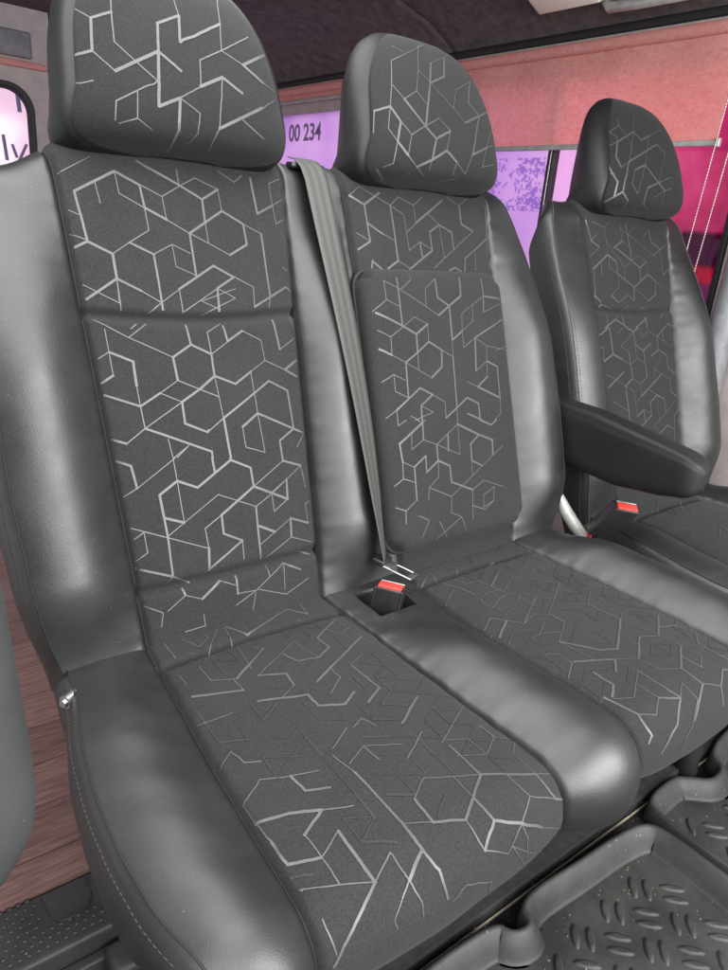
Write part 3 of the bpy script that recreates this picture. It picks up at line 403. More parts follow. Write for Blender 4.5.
def woodm():
    m, t, b = mat('wood_flooring', (.2, .12, .1), .5)
    mp = t.nodes.new('ShaderNodeMapping'); mp.inputs['Scale'].default_value = (2.2, 26, 10); t.links.new(coord(t), mp.inputs[0])
    g = noise(t, 5, 6, .65, mp.outputs[0], .8)
    br = t.nodes.new('ShaderNodeTexBrick'); t.links.new(coord(t), br.inputs[0])
    for k, v in (('Scale', 1.0), ('Brick Width', .9), ('Row Height', .105), ('Mortar Size', .0016), ('Bias', 0.0)): br.inputs[k].default_value = v
    br.inputs['Color1'].default_value = (.75, .75, .75, 1); br.inputs['Color2'].default_value = (1.1, 1.1, 1.1, 1); br.inputs['Mortar'].default_value = (.35, .3, .3, 1)
    c = ramp(t, g, [(.32, (.10, .050, .044)), (.5, (.17, .095, .083)), (.68, (.24, .145, .128))])
    t.links.new(mixc(t, 1.0, c, br.outputs[0], 'MULTIPLY'), b.inputs['Base Color']); bump(t, b, g, .3, .001); return m
WOOD = woodm()
def matrub(name='mat_rubber', base=.027):
    m, t, b = mat(name, (base,) * 3, .56, 0, .45)
    a = noise(t, 9, 6, .7); d = vor(t, 60); n3 = noise(t, 130, 3)
    c = ramp(t, a, [(.35, (base * .7,) * 3), (.7, (base * 1.9, base * 1.85, base * 1.75))])
    k = math_(t, 'MULTIPLY', math_(t, 'LESS_THAN', math_(t, 'ADD', d, math_(t, 'MULTIPLY', n3, .10)), .15), math_(t, 'GREATER_THAN', noise(t, 8, 4), .54))
    c = mixc(t, math_(t, 'MULTIPLY', k, .55), c, (.26, .21, .16)); t.links.new(c, b.inputs['Base Color'])
    bump(t, b, noise(t, 220, 3), .3, .0008); return m
MATR = matrub(); TREAD = matrub('tread_rubber', .018); CARPET = simple('black_underfloor', (.012, .011, .013), .8, ns=60, amt=.5, bs=.5)
LAMPW = simple('cream_lamp_plastic', (.78, .76, .66), .3, amt=.04)
# ------------------------------------------------------------ van shell
def slab(name, lo, hi, m, parent=None, r=0, **k):
    mb = MB(); rbox(mb, [(a + b) / 2 for a, b in zip(lo, hi)], [b - a for a, b in zip(lo, hi)], r)
    return mb.build(name, m, parent, smooth=r > 0, **k)
floor = slab('wood_floor', (-.9, .04, -.44), (1.56, 2.9, -.40), WOOD, kind='structure')
slab('front_floor', (-.9, -2.2, -.64), (1.56, -.076, -.60), TREAD, kind='structure')
slab('cab_floor', (.02, -2.0, -.598), (1.56, -.25, -.408), CARPET, kind='structure')
# ribbed rubber step by the door
st = MB(); rbox(st, (-.44, -.016, -.425), (.92, .108, .045), .006)
for i in range(72):
    for j in range(8):
        x = -.86 + i * .0122 + (.006 if j % 2 else 0); y = -.054 + j * .0125
        if -.318 < x < -.240 and y > -.026: continue
        rbox(st, (x, y, -.4015), (.0065, .004, .0035), .0012, seg=1)
step = st.build('door_step', TREAD, None, smooth=False, label='black ribbed rubber door step at the edge of the wood floor', cat='door step')
hh = MB(); tube(hh, [(-.312, .035, -.4005), (-.310, -.005, -.4005), (-.298, -.026, -.4005), (-.262, -.028, -.4005), (-.248, -.008, -.4005), (-.246, .035, -.4005)], .0009, 6); hh.build('hatch_seam', BLK, step)
sc = MB(); tube(sc, [(-.232, -.040, -.4035), (-.232, -.040, -.3985)], .008, 14); rbox(sc, (-.232, -.040, -.3975), (.010, .0025, .001), 0); sc.build('screw', GREYT, step)
ri = MB(); rbox(ri, (-.44, -.079, -.535), (.92, .018, .20), .004); rbox(ri, (-.42, -.090, -.545), (.22, .010, .075), .006); rbox(ri, (-.215, -.105, -.47), (.085, .055, .10), .012)
rbox(ri, (-.18, -.15, -.52), (.05, .16, .17), .012); ri.build('riser', TREAD, step)
# side wall (x = 1.5): rails, pillars, cove
w = MB(); X = 1.5
rbox(w, (X + .03, .45, -.01), (.06, 4.9, .80), 0)      # below the windows
rbox(w, (X + .03, .45, 1.088), (.06, 4.9, .124), 0)     # above
rbox(w, (X + .03, -1.0, .725), (.0598, 2.31, .67), 0)    # ahead of the near window
wall = w.build('side_wall', BEIGE, None, smooth=False, kind='structure')
def gl(name, y0, y1, z0, z1, m, par):
    mb = MB(); rbox(mb, (X + .02, (y0 + y1) / 2, (z0 + z1) / 2), (.004, y1 - y0, z1 - z0), 0); return mb.build(name, m, par, smooth=False)
win = MB()
for (y0, y1) in ((.155, .172), (.770, .796)): rbox(win, (X + .004, (y0 + y1) / 2, .725), (.03, y1 - y0, .668), .004)
rbox(win, (X + .004, 1.5, .392), (.028, 2.7, .022), .004)
wframe = win.build('window_frame', BLKM, wall)
gl('window_pane', .165, .78, .39, 1.06, G_MAG, wall); gl('window_pane', .79, 2.87, .39, 1.06, G_VIO, wall)
ch = MB(); rbox(ch, (X - .014, .779, .70), (.004, .004, .60), .001); ch.build('chrome_strip', STEEL, wall)
tp = MB(); tube(tp, [(1.478, .10, .78), (1.470, .10, .60), (1.458, .095, .35), (1.45, .09, .2)], [.02, .028, .034, .034], 14); tp.build('grab_trim', GREYT, wall)
def text_mesh(txt, size, name, M, m, par):
    cu = bpy.data.curves.new(name, 'FONT'); cu.body = txt; cu.size = size; cu.extrude = .0004; cu.offset = .0022
    to = bpy.data.objects.new(name, cu); COL.objects.link(to); dg = bpy.context.evaluated_depsgraph_get(); dg.update()
    me = bpy.data.meshes.new_from_object(to.evaluated_get(dg)); bpy.data.objects.remove(to)
    me.transform(M); me.materials.clear(); me.materials.append(m)
    o = bpy.data.objects.new(name, me); COL.objects.link(o); o.parent = par; return o
# text runs towards -y when read from inside
Mt = Matrix(((0, 0, -1, X + .012), (-1, 0, 0, 2.41), (0, 1, 0, .915), (0, 0, 0, 1)))
text_mesh('00 234', .10, 'window_number', Mt, INK, wall)
cv = MB(); prof = [(1.502, 1.146), (1.478, 1.160), (1.44, 1.185), (1.36, 1.225), (1.22, 1.262), (1.0, 1.285), (.6, 1.298), (0, 1.30), (-.6, 1.285), (-.8, 1.24)]
ys = [-1.5, .2, .72, 1.24, 1.27, 1.274, 1.278, 1.31, 2.0, 2.9]
P = np.array([[(x, y, z + (.006 if y == 1.274 else 0)) for x, z in prof] for y in ys]); cv.grid(P, flip=True)
P2 = P.copy(); P2[:, :, 2] += .03; cv.grid(P2)
ceil = cv.build('ceiling', LINER, None, kind='structure')
tr = MB(); rbox(tr, (1.488, .7, 1.150), (.03, 4.4, .024), .006); tr.build('ceiling_edge_trim', BLKM, ceil)
cs_ = MB(); rbox(cs_, (1.487, .7, 1.1335), (.022, 4.4, .007), .002); cs_.build('curtain_rail', SILV, ceil)
# rear wall with two door windows
def rr_pts(x0, x1, z0, z1, r, n=10):
    out = []
    for (cx, cz, a0) in ((x1 - r, z1 - r, 0), (x0 + r, z1 - r, 90), (x0 + r, z0 + r, 180), (x1 - r, z0 + r, 270)):
        for k in range(n + 1):
            a = math.radians(a0 + 90 * k / n); out.append((cx + r * math.cos(a), cz + r * math.sin(a)))
    return out
def clamp_rect(px, pz, cx, cz, x0, x1, z0, z1):
    dx, dz = px - cx, pz - cz; s = 1e9
    if dx > 1e-9: s = min(s, (x1 - cx) / dx)
    if dx < -1e-9: s = min(s, (x0 - cx) / dx)
    if dz > 1e-9: s = min(s, (z1 - cz) / dz)
    if dz < -1e-9: s = min(s, (z0 - cz) / dz)
    return cx + dx * s, cz + dz * s
rw = MB(); YR = 2.8; gasks = []
for (ox0, ox1, wx0, wx1) in ((-.9, .545, -.55, .452), (.557, 1.56, .640, 1.43)):
    inner = rr_pts(wx0, wx1, .30, 1.005, .10); cx, cz = (wx0 + wx1) / 2, .65
    outer = [clamp_rect(x, z, cx, cz, ox0, ox1, -.4, 1.30) for x, z in inner]
    for kx, kz in ((ox0, -.4), (ox1, -.4), (ox0, 1.30), (ox1, 1.30)):
        b_ = min(range(len(outer)), key=lambda i: (outer[i][0] - kx) ** 2 + (outer[i][1] - kz) ** 2); outer[b_] = (kx, kz)
    ring = [[(x, YR + .03, z) for x, z in inner], [(x, YR, z) for x, z in rr_pts(wx0 - .012, wx1 + .012, .288, 1.017, .11)], [(x, YR, z) for x, z in outer]]
    rw.grid(np.array(ring), wrap=True, flip=True); gasks.append((wx0, wx1, inner))
rear = rw.build('rear_wall', BEIGE, None, smooth=False, kind='structure')
for wx0, wx1, inner in gasks:
    g = MB(); a = [[(x, YR - .004, z) for x, z in rr_pts(wx0 - .01, wx1 + .01, .29, 1.015, .11)], [(x, YR - .010, z) for x, z in rr_pts(wx0 + .008, wx1 - .008, .308, .997, .10)], [(x, YR + .02, z) for x, z in rr_pts(wx0 + .018, wx1 - .018, .318, .987, .09)]]
    g.grid(np.array(a), wrap=True, flip=True); g.build('window_gasket', BLKM, rear)
    p = MB(); p.poly([(x, YR + .022, z) for x, z in inner]); p.build('window_pane', G_PNK, rear, smooth=False)
ds = MB(); rbox(ds, (.551, YR + .01, .45), (.016, .02, 1.7), 0); rbox(ds, (.60, YR - .004, .65), (.010, .012, .72), .003); ds.build('door_seal', BLKM, rear)
rp = MB(); rbox(rp, (-.1, YR - .008, 1.160), (1.13, .02, .10), .03); rp.build('trim_panel', GREYT, rear)
rb = MB(); rbox(rb, (-.1, YR - .02, 1.085), (1.24, .03, .025), .01); rb.build('rolled_blind', BLIND, rear)
def rz(px, py): return (.335 + .0040 * px - .0003 * (py - 80), YR + .017, 1.014 - .0040 * (py - 80) + .0007 * px)
lt = MB()
def stroke(a, b, wd):
    a, b = Vector(rz(*a)), Vector(rz(*b)); d = (b - a).normalized(); s = d.cross(Vector((0, 1, 0))) * wd / 2
    lt.poly([a + s, b + s, b - s, a - s])
stroke((17, 89), (20, 111), .018); stroke((17, 90), (28, 91), .018); stroke((3, 132), (7, 158), .014); stroke((12, 142), (17, 156), .012); stroke((27, 143), (15, 168), .012)
lt.build('window_lettering', INK, rear, smooth=False)
# roller blinds and chains
CHN = simple('chain_plastic', (.66, .58, .52), .4); BARG = simple('bar_grey', (.30, .30, .29), .4)
def make_blind(ya, yb, zb, label):
    bl = MB(); nz, ny = 24, 90
    YY, ZZ = np.meshgrid(np.linspace(ya, yb, ny), np.linspace(zb, 1.128, nz)); XX = 1.474 + .004 * np.sin(YY * 9) * (1.13 - ZZ) * 3 - .002 * np.cos(YY * 23)
    sheet = np.stack([XX, YY, ZZ], -1); bl.grid(sheet); s2 = sheet.copy(); s2[..., 0] += .0012; bl.grid(s2, flip=True)
    o = empty('roller_blind', (1.474, ya, zb), label=label, cat='blind', group='roller blinds over the side windows'); bl.build('blind_fabric', BLIND, o)
    m = MB(); rbox(m, (1.474, (ya + yb) / 2, zb - .0025), (.010, yb - ya + .006, .015), .003); m.build('bottom_bar', BARG, o)
    m = MB(); tube(m, [(1.468, ya, 1.112), (1.468, yb, 1.112)], .016, 16); m.build('blind_roller', BLIND, o)
    m = MB(); rbox(m, (1.472, ya - .005, zb - .002), (.014, .012, .022), .003); m.build('end_cap', SILV, o); return o
blind = make_blind(.236, 1.42, .850, 'salmon pink roller blind half drawn over the near side window')
make_blind(1.46, 2.84, 1.074, 'salmon pink roller blind rolled almost fully up over the far side window')
for (y0, y1) in ((.221, .243), (.180, .205)):
    c = MB(); n = 95
    for i in range(n):
        z = 1.10 - i * .0072; y = y0 + (y1 - y0) * (1.0 - z) / .45
        bm = bmesh.new(); bmesh.ops.create_icosphere(bm, subdivisions=1, radius=.0022)
        for v in bm.verts: v.co += Vector((1.458, y, z))
        c.add(*bm_data(bm))
    tube(c, [(1.458, y0 + (y1 - y0) * (1.0 - 1.10) / .45, 1.10), (1.458, y0 + (y1 - y0) * (1.0 - .42) / .45, .42)], .0008, 5)
    c.build('blind_chain', CHN, blind)
# ceiling lamp and grab handle
lp = empty('ceiling_lamp', (1.39, .66, 1.20), label='cream rectangular interior lamp fixed to the ceiling edge', cat='lamp')
LM = Matrix.Rotation(math.radians(24), 3, 'Y')
a = MB(); rbox(a, (1.335, .700, 1.222), (.105, .235, .026), .008, LM); a.build('housing', SILV, lp)
a = MB(); rbox(a, (1.333, .700, 1.210), (.086, .212, .014), .005, LM); a.build('diffuser', LAMPW, lp)
gh = MB(); tube(gh, [(1.40, .60, 1.200), (1.38, .57, 1.175), (1.38, .48, 1.172), (1.38, .34, 1.172), (1.40, .30, 1.20)], .014, 12)
gh.build('grab_handle', SILV, None, label='pale grab handle on the ceiling edge in front of the lamp', cat='handle')
# ------------------------------------------------------------ printed lines
def parse(s):
    r = []
    for q in s.split(';'):
        tk = q.split(); r.append((int(tk[0]), [tuple(float(c) / 1000 for c in p.split(',')) for p in tk[1:]]))
    return r
def strips(mb, S, lines, ok, mi=1, w2=.0034, w1=.0015, step=.006):
    for w, pl in lines:
        wd = (w2 if w == 2 else w1) * random.uniform(.88, 1.12)
        for (a0, b0), (a1, b1) in zip(pl, pl[1:]):
            L = float(np.linalg.norm(S(a1, b1) - S(a0, b0)))
            if L < .002: continue
            n = max(1, int(L / step)); e = wd * .35 / L
            tt = np.linspace(-e, 1 + e, n + 2); A = a0 + (a1 - a0) * tt; B = b0 + (b1 - b0) * tt
            off = .0006 + random.random() * .0003
            h = 1e-3
            p = S(A, B, off); pa = S(A + h, B, off) - S(A - h, B, off); pb = S(A, B + h, off) - S(A, B - h, off)
            nn = np.cross(pa, pb); nn /= np.linalg.norm(nn, axis=1)[:, None] + 1e-12
            tg = np.gradient(p, axis=0); tg /= np.linalg.norm(tg, axis=1)[:, None] + 1e-12
            sd = np.cross(nn, tg); fl = 1 if (nn[0] @ np.array([0, -1, .6])) > 0 else -1
            q = np.stack([p - sd * wd / 2 * fl, p + sd * wd / 2 * fl], 1)
            m = ok(A, B); i0 = len(mb.v); mb.v += [tuple(x) for x in q.reshape(-1, 3)]
            for i in range(len(tt) - 1):
                if m[i] and m[i + 1]: mb.f.append((i0 + 2 * i, i0 + 2 * i + 2, i0 + 2 * i + 3, i0 + 2 * i + 1)); mb.m.append(mi)
def thread(mb, pts, L=.0052, gap=.0026, r=.0007, mi=0):
    """a row of stitches along a 3-D polyline"""
    pts = np.array(pts); d = np.r_[0, np.cumsum(np.linalg.norm(np.diff(pts, axis=0), axis=1))]; s = 0
    f = lambda q: np.array([np.interp(q, d, pts[:, k]) for k in range(3)])
    while s + L < d[-1]:
        tube(mb, [f(s), f(s + L * .5), f(s + L)], [r * .6, r, r * .6], 5, mi, cap=False); s += L + gap
# ------------------------------------------------------------ seats
VR = np.concatenate([np.linspace(-.035, .10, 60), np.linspace(.102, .44, 90), np.linspace(.442, .49, 30), np.linspace(.494, .80, 110)])
UR = np.concatenate([np.linspace(-.03, .12, 90), np.linspace(.123, .60, 190)])
def cols(n, dense=True):
    t = np.linspace(0, 1, n)
    e = np.array([.004, .010, .018, .028, .04]); return np.unique(np.r_[t, e, 1 - e]) if dense else t
def side_ring(S, edge, par, sg, nfun, depth, bulge, inset, k=22):
    """from the outer seam round the side to the back"""
    s = np.linspace(0, 1, k)[1:]; out = []
    for q in s:
        n0 = nfun(edge, par); d = depth
        n = n0 + (-d - n0) * q - .0035 * np.exp(-(q / .05) ** 2) * 0
        dx = bulge * np.sin(math.pi * np.clip(q, 0, 1)) ** .6 - inset * sstep(.62, 1, q)
        out.append(S(edge + sg * dx, par, 0, n=n))
    return out
def seat_back(parent, single, cx, pat):
    nf = lambda x, v: back_n(x, v, single)
    S = lambda x, v, off=0., n=None: S_back(x, v, off, single, cx, n)
    c1 = 0. if single else SP
    v = VR; wi, wo = b_in(v), b_out(v); mb = MB()
    dep = .095 - .05 * sstep(.60, .68, v)
    t = cols(34)
    def part(x0, x1, tt): return np.stack([S(x0 + (x1 - x0) * q, v) for q in tt], 1)
    L = side_ring(S, -wo, v, -1, nf, dep, .012, .05); Rr = side_ring(S, c1 + b_outr(v), v, 1, nf, dep, .012, .05)
    left = np.concatenate([np.stack(L[::-1], 1), part(-wo, -wi, t)], 1)
    right = np.concatenate([part(c1 + wi, c1 + b_outr(v), t), np.stack(Rr, 1)], 1)
    mb.grid(left); mb.grid(right)
    if not single: mb.grid(part(wi, SP - wi, cols(50)))
    mb.grid(np.stack([Rr[-1], (L[-1] + Rr[-1]) / 2, L[-1]], 1))
    mb.poly([S(-.25 + cx * 0, -.035), S(c1 + .25, -.035), S(c1 + .2, -.035, n=-.09), S(-.2, -.035, n=-.09)])
    back = mb.build('backrest', LEA, parent)
    # cloth inserts
    for i, c in enumerate([0.] if single else [0., SP]):
        f = MB(); vv = v[v < .735]; wv = b_in(vv)
        f.grid(np.stack([S(c - wv + 2 * wv * q, vv) for q in cols(110)], 1))
        for nm in pat[i]:
            strips(f, S, parse(PAT[nm]), lambda A, B, c=c: (np.abs(A - c) < b_in(B) - .003) & (B < .73) & (B > -.03) & (np.abs(B - .466 + .012 * np.cos(np.pi * (A - c) / .34)) > .0055))
        f.build('insert_panel', [FAB, PRT], back)
        for sg in (-1, 1):
            vs = np.linspace(-.02, .72, 130); se = MB(); tube(se, S(c + sg * b_in(vs), vs, .0012), .0011, 6); se.build('insert_seam', THREAD_D, back)
    # stitches and seams
    for sg, e0 in ((-1, 0.), (1, c1)):
        th = MB(); vs = np.linspace(.0, .66, 90)
        ed = e0 + sg * ((b_out if sg < 0 else b_outr)(vs) + .0115); n0 = nf(e0 + sg * (b_out if sg < 0 else b_outr)(vs), vs)
        thread(th, S(ed - sg * .0005, vs, 0, n=n0 - .016))
        ed = e0 + sg * ((b_out if sg < 0 else b_outr)(vs) - .0045)
        thread(th, S(ed, vs, .0004)) if single else None
        th.build('stitching', THREAD if single else THREAD_D, back)
    # piping: dark cord sunk in the outer seam
    for sg, e0 in ((-1, 0.), (1, c1)):
        pp = MB(); vs = np.linspace(-.01, .72, 120)
        tube(pp, S(e0 + sg * ((b_out if sg < 0 else b_outr)(vs) + .0008), vs, .0003), .0011, 6)
        pp.build('edge_seam', THREAD_D if not single else THREAD, back)
    return back
def filler(c, i, have):
    """faint lines of the same lattice where the clear print leaves gaps"""
    pts = np.array([(a0 + (a1 - a0) * t, b0 + (b1 - b0) * t) for w, pl in have for (a0, b0), (a1, b1) in zip(pl, pl[1:]) for t in np.linspace(0, 1, 9)])
    L = .034; out = []; rnd = random.Random(40 + i)
    e1, e2, e3 = (0., L), (L * .866, L * .5), (L * .866, -L * .5)
    for a in range(-8, 9):
        for b in range(-4, 22):
            x, u_ = c + a * L * .866, b * L + (L / 2 if a % 2 else 0)
            if abs(x - c) > .2: continue
            for e in (e1, e2, e3):
                if rnd.random() > .58: continue
                mx_, mu = x + e[0] / 2, u_ + e[1] / 2
                if mu < -.01 or mu > .44 or np.min(np.hypot(pts[:, 0] - mx_, pts[:, 1] - mu)) < .0115: continue
                out.append((2 if rnd.random() < .3 else 1, [(x, u_), (x + e[0], u_ + e[1])]))
    return out
def seat_cushion(parent, single, cx, pat):
    nf = lambda x, u: cush_n(x, u, single)
    S = lambda x, u, off=0., n=None: S_cush(x, u, off, single, cx, n)
    c1 = 0. if single else SP
    u = UR; wi, wo = c_in(u), c_out(u); wir, wor = c_inr(u, single), c_outr(u, single)
    def edge(sg, e0, uu): return e0 + sg * (c_out(uu) if sg < 0 else c_outr(uu, single))
    sm_ = c_seams(u, single); mb = MB(); t = cols(34)
    dep = .10 - .055 * sstep(.36, .43, u)
    def part(x0, x1, tt): return np.stack([S(x0 + (x1 - x0) * q, u) for q in tt], 1)
    L = side_ring(S, -wo, u, -1, nf, dep, .016, .03); Rr = side_ring(S, c1 + wor, u, 1, nf, dep, .016, .03)
    mb.grid(np.concatenate([np.stack(L[::-1], 1), part(-wo, -wi, t)], 1), flip=True)
    mb.grid(np.concatenate([part(c1 + wir, c1 + wor, t), np.stack(Rr, 1)], 1), flip=True)
    if not single: mb.grid(part(sm_[0][1], sm_[1][0], np.unique(np.r_[cols(90), np.linspace(.08, .9, 100)])), flip=True)
    mb.grid(np.stack([Rr[-1], L[-1]], 1), flip=True)
    cu = mb.build('seat_cushion', LEA, parent)
    for i, c in enumerate([0.] if single else [0., SP]):
        f = MB(); xa, xb = sm_[i]
        f.grid(np.stack([S(xa + (xb - xa) * q, u) for q in cols(110)], 1), flip=True)
        for nm in pat[i]:
            strips(f, S, parse(PAT[nm]), lambda A, B, i=i: (A > c_seams(B, single)[i][0] + .003) & (A < c_seams(B, single)[i][1] - .003) & (B < .56))
        if not single: strips(f, S, filler(c, i, sum([parse(PAT[nm]) for nm in pat[i]], [])), lambda A, B, i=i: (A > c_seams(B)[i][0] + .004) & (A < c_seams(B)[i][1] - .004) & (B < .5) & (np.abs(B - .052) > .006), mi=2)
        f.build('insert_panel', [FAB, PRT, FAINT], cu)
        for k in (0, 1):
            us = np.linspace(.0, .54, 110); se = MB(); tube(se, S(c_seams(us, single)[i][k], us, .0012), .0011, 6); se.build('insert_seam', THREAD_D, cu)
    for sg, e0 in ((-1, 0.), (1, c1)):
        th = MB(); us = np.linspace(.02, .57, 110); n0 = nf(edge(sg, e0, us), us)
        thread(th, S(edge(sg, e0, us) + sg * .0125, us, 0, n=n0 - .014))
        th.build('stitching', THREAD, cu)
    for sg, e0 in ((-1, 0.), (1, c1)):
        pp = MB(); us = np.linspace(.0, .57, 120); tube(pp, S(edge(sg, e0, us) + sg * .0008, us, .0003), .0012, 6)
        pp.build('edge_seam', THREAD_D, cu)
    return cu
def headrest(parent, cx, pat, lab=None):
    ph = np.concatenate([-np.pi / 2 + np.geomspace(.004, .5, 14), np.linspace(-1.03, 1.03, 40)[0:], np.pi / 2 - np.geomspace(.5, .004, 14)]); ph = np.unique(ph)
    S = lambda a, b, off=0.: S_head(a, b, off, cx)
    H_ = HSF(ph); lt_ = np.linspace(0, 1, 60); ft = np.linspace(-1, 1, 90)
    f = MB(); G = np.stack([S(H_ * a, ph) for a in ft], 1); f.grid(G)
    strips(f, S, parse(PAT[pat]), lambda A, B: (np.abs(A) < HSF(B) - .02), w2=.0038, w1=.0016)
    wrp = lambda a: np.where(a > np.pi, a - 2 * np.pi, a)
    sd = MB(); G = np.stack([S(wrp(H_ + (2 * np.pi - 2 * H_) * a), ph) for a in lt_], 1); sd.grid(G)
    hr = sd.build('headrest', LEA_D, parent)
    if lab: hr['label'] = lab
    f.build('headrest_front', [FAB_D, PRT], hr)
    vb = np.array([0, math.sin(SA), math.cos(SA)])
    for dx in (-.07, .07):
        a = np.array([cx + dx, 0, 0]) + vb * .60 + np.array([0, .03, 0]); b = np.array([cx + dx, 0, 0]) + vb * .70 + np.array([0, .01, 0])
        po = MB(); tube(po, [a, b], .006, 12); po.build('headrest_post', STEEL, hr)
        cp = MB(); a = np.array([cx + dx, 0, 0]) + vb * .660 + np.array([0, .012, 0]); tube(cp, [a - vb * .01, a, a + vb * .004], [.016, .016, .011], 16)
        cp.build('post_collar', GREYT, hr)
    return hr
bench = empty('double_seat', (.23, .05, -.40), label='large double seat with a grey belt running down its middle, nearest the camera', cat='seat')
bk = seat_back(bench, False, 0., [['backA', 'midA', 'lowA'], ['topB']])
cu = seat_cushion(bench, False, 0., [['cushA', 'cushA1', 'cushA2'], ['cushB', 'cushB1']])
headrest(bench, 0., 'headA'); headrest(bench, SP, 'headB')
# raised pad on the second back
pm = MB(); xs = .460 + PADW * np.sin(np.linspace(-np.pi / 2, np.pi / 2, 60)); vs = .5 * (PADB + PADT) + .5 * (PADT - PADB) * np.sin(np.linspace(-np.pi / 2, np.pi / 2, 90))
Xg, Vg = np.meshgrid(xs, vs)
def padxy(X_, V_):      # round the corners of the sheet
    d = (X_ - .460) / PADW; m_ = .5 * (PADB + PADT); q = (V_ - m_) / (.5 * (PADT - PADB)); r = .035
    ax, av = np.abs(d) * PADW, np.abs(q) * .5 * (PADT - PADB); cxx, cvv = PADW - r, .5 * (PADT - PADB) - r
    ex, ev = np.maximum(ax - cxx, 0), np.maximum(av - cvv, 0); l = np.hypot(ex, ev); mx = np.maximum(ex, ev); k = np.where(l > 1e-9, mx / np.maximum(l, 1e-9), 1)
    ax2 = np.where(ex > 0, cxx + ex * k, ax); av2 = np.where(ev > 0, cvv + ev * k, av)
    return .460 + np.sign(d) * ax2, m_ + np.sign(q) * av2
G = S_pad(Xg, Vg); x2, v2 = padxy(Xg, Vg); y_, z_, ny_, nz_ = base_back(v2); hn = pad_n(Xg, Vg)
G = np.stack([x2, y_ + hn * ny_, z_ + hn * nz_], -1); pm.grid(G)
e0 = np.concatenate([G[0], G[1:, -1], G[-1, ::-1][1:], G[::-1, 0][1:]]); nbv = np.array([0, -math.cos(SA), math.sin(SA)])
pm.grid(np.stack([e0, e0 - nbv * .012], 0))
def okpad(A, B):
    q = (np.clip(np.abs(A - .46) / (PADW - .012), 0, 2) ** 7 + np.clip(np.abs(B - .5 * (PADB + PADT)) / (.5 * (PADT - PADB) - .010), 0, 2) ** 12); return q < 1
strips(pm, S_pad, parse(PAT['pad1']) + parse(PAT['pad2']), okpad)
bp = pm.build('back_pad', [FAB, PRT], bk)
wl = MB(); tube(wl, [tuple(p + nbv * .004) for p in e0[::3]] + [tuple(e0[0] + nbv * .004)], .0034, 8); wl.build('pad_gap_shade', THREAD_D, bp)  # dark cord added round the pad's foot as the shade of its gap
fr = MB(); rbox(fr, (.235, -.14, -.15), (.93, .40, .12), .02)
for x in (-.13, .60):
    for y in (.02, -.26): rbox(fr, (x, y, -.30), (.05, .05, .20), .008)
rbox(fr, (.235, -.26, -.385), (.90, .05, .026), .004); rbox(fr, (.235, .02, -.385), (.90, .05, .026), .004); fr.build('seat_frame', DARKM, bench)
bo = MB(); tube(bo, [(-.262, -.052, -.002), (-.277, -.060, -.002)], [.009, .009], 14); tube(bo, [(-.277, -.060, -.002), (-.281, -.0625, -.002)], [.006, .005], 10); bo.build('hinge_bolt', STEEL, bench)
for (y, z) in ((.135, .178), (.135, .135)):
    hk = MB(); tube(hk, [(-.272, y, z + .012), (-.288, y - .008, z + .008), (-.295, y - .008, z - .003), (-.286, y - .006, z - .007), (-.276, y, z - .003)], .0022, 8)
    hk.build('cover_hook', BLK, bench)
hk = MB(); rbox(hk, (-.276, .12, .06), (.012, .02, .05), .004); hk.build('cover_tab', BLK, bench)
# single seat across the gap
single = empty('single_seat', (CX, .05, -.40), label='single seat with a side armrest beside the double seat, by the window', cat='seat')
bk2 = seat_back(single, True, CX, [['topC', 'midC']])
cu2 = seat_cushion(single, True, CX, [['cushC']])
headrest(single, CX, 'headC')
fr = MB(); rbox(fr, (CX, -.14, -.15), (.46, .40, .12), .02)
for x in (-.18, .18):
    for y in (.02, -.26): rbox(fr, (CX + x, y, -.30), (.05, .05, .20), .008)
fr.build('seat_frame', DARKM, single)
# armrest: rounded box swept along its length
def arm():
    mb = MB(); ys = np.linspace(.11, -.262, 60); rows = []
    for y in ys:
        s = (.11 - y) / .372
        top = np.interp(s, [0, .35, .8, 1], [.266, .262, .240, .228]); bot = np.interp(s, [0, .3, .55, .8, .93, 1], [.142, .130, .126, .138, .150, .158])
        e = np.clip((s - .90) / .10, 0, 1); k = np.sqrt(max(1 - e ** 2.6, 1e-4)); k0 = math.sqrt(max(1 - np.clip((.04 - s) / .04, 0, 1) ** 2, .2))
        hz = (top - bot) / 2 * (.50 + .50 * k) * k0; hx = .031 * (.12 + .88 * k) * k0; cz = (top + bot) / 2 - .004 * e
        a = np.linspace(0, 2 * np.pi, 49)[:-1]; px = np.sign(np.cos(a)) * np.abs(np.cos(a)) ** .42 * hx; pz = np.sign(np.sin(a)) * np.abs(np.sin(a)) ** .42 * hz
        g = 1 - .03 * np.exp(-((a - 2.62) / .07) ** 2)      # seam along the upper outer edge
        rows.append(np.stack([.806 + px * g, np.full_like(a, y), cz + pz * g], -1))
    mb.grid(np.array(rows), wrap=True, flip=True); mb.poly(rows[0]); mb.poly(rows[-1][::-1]); return mb
ar = arm().build('armrest', LEA_D, single)
pv = MB(); tube(pv, [(.82, .07, .20), (.86, .07, .20)], .024, 20); pv.build('armrest_pivot', BLK, single)
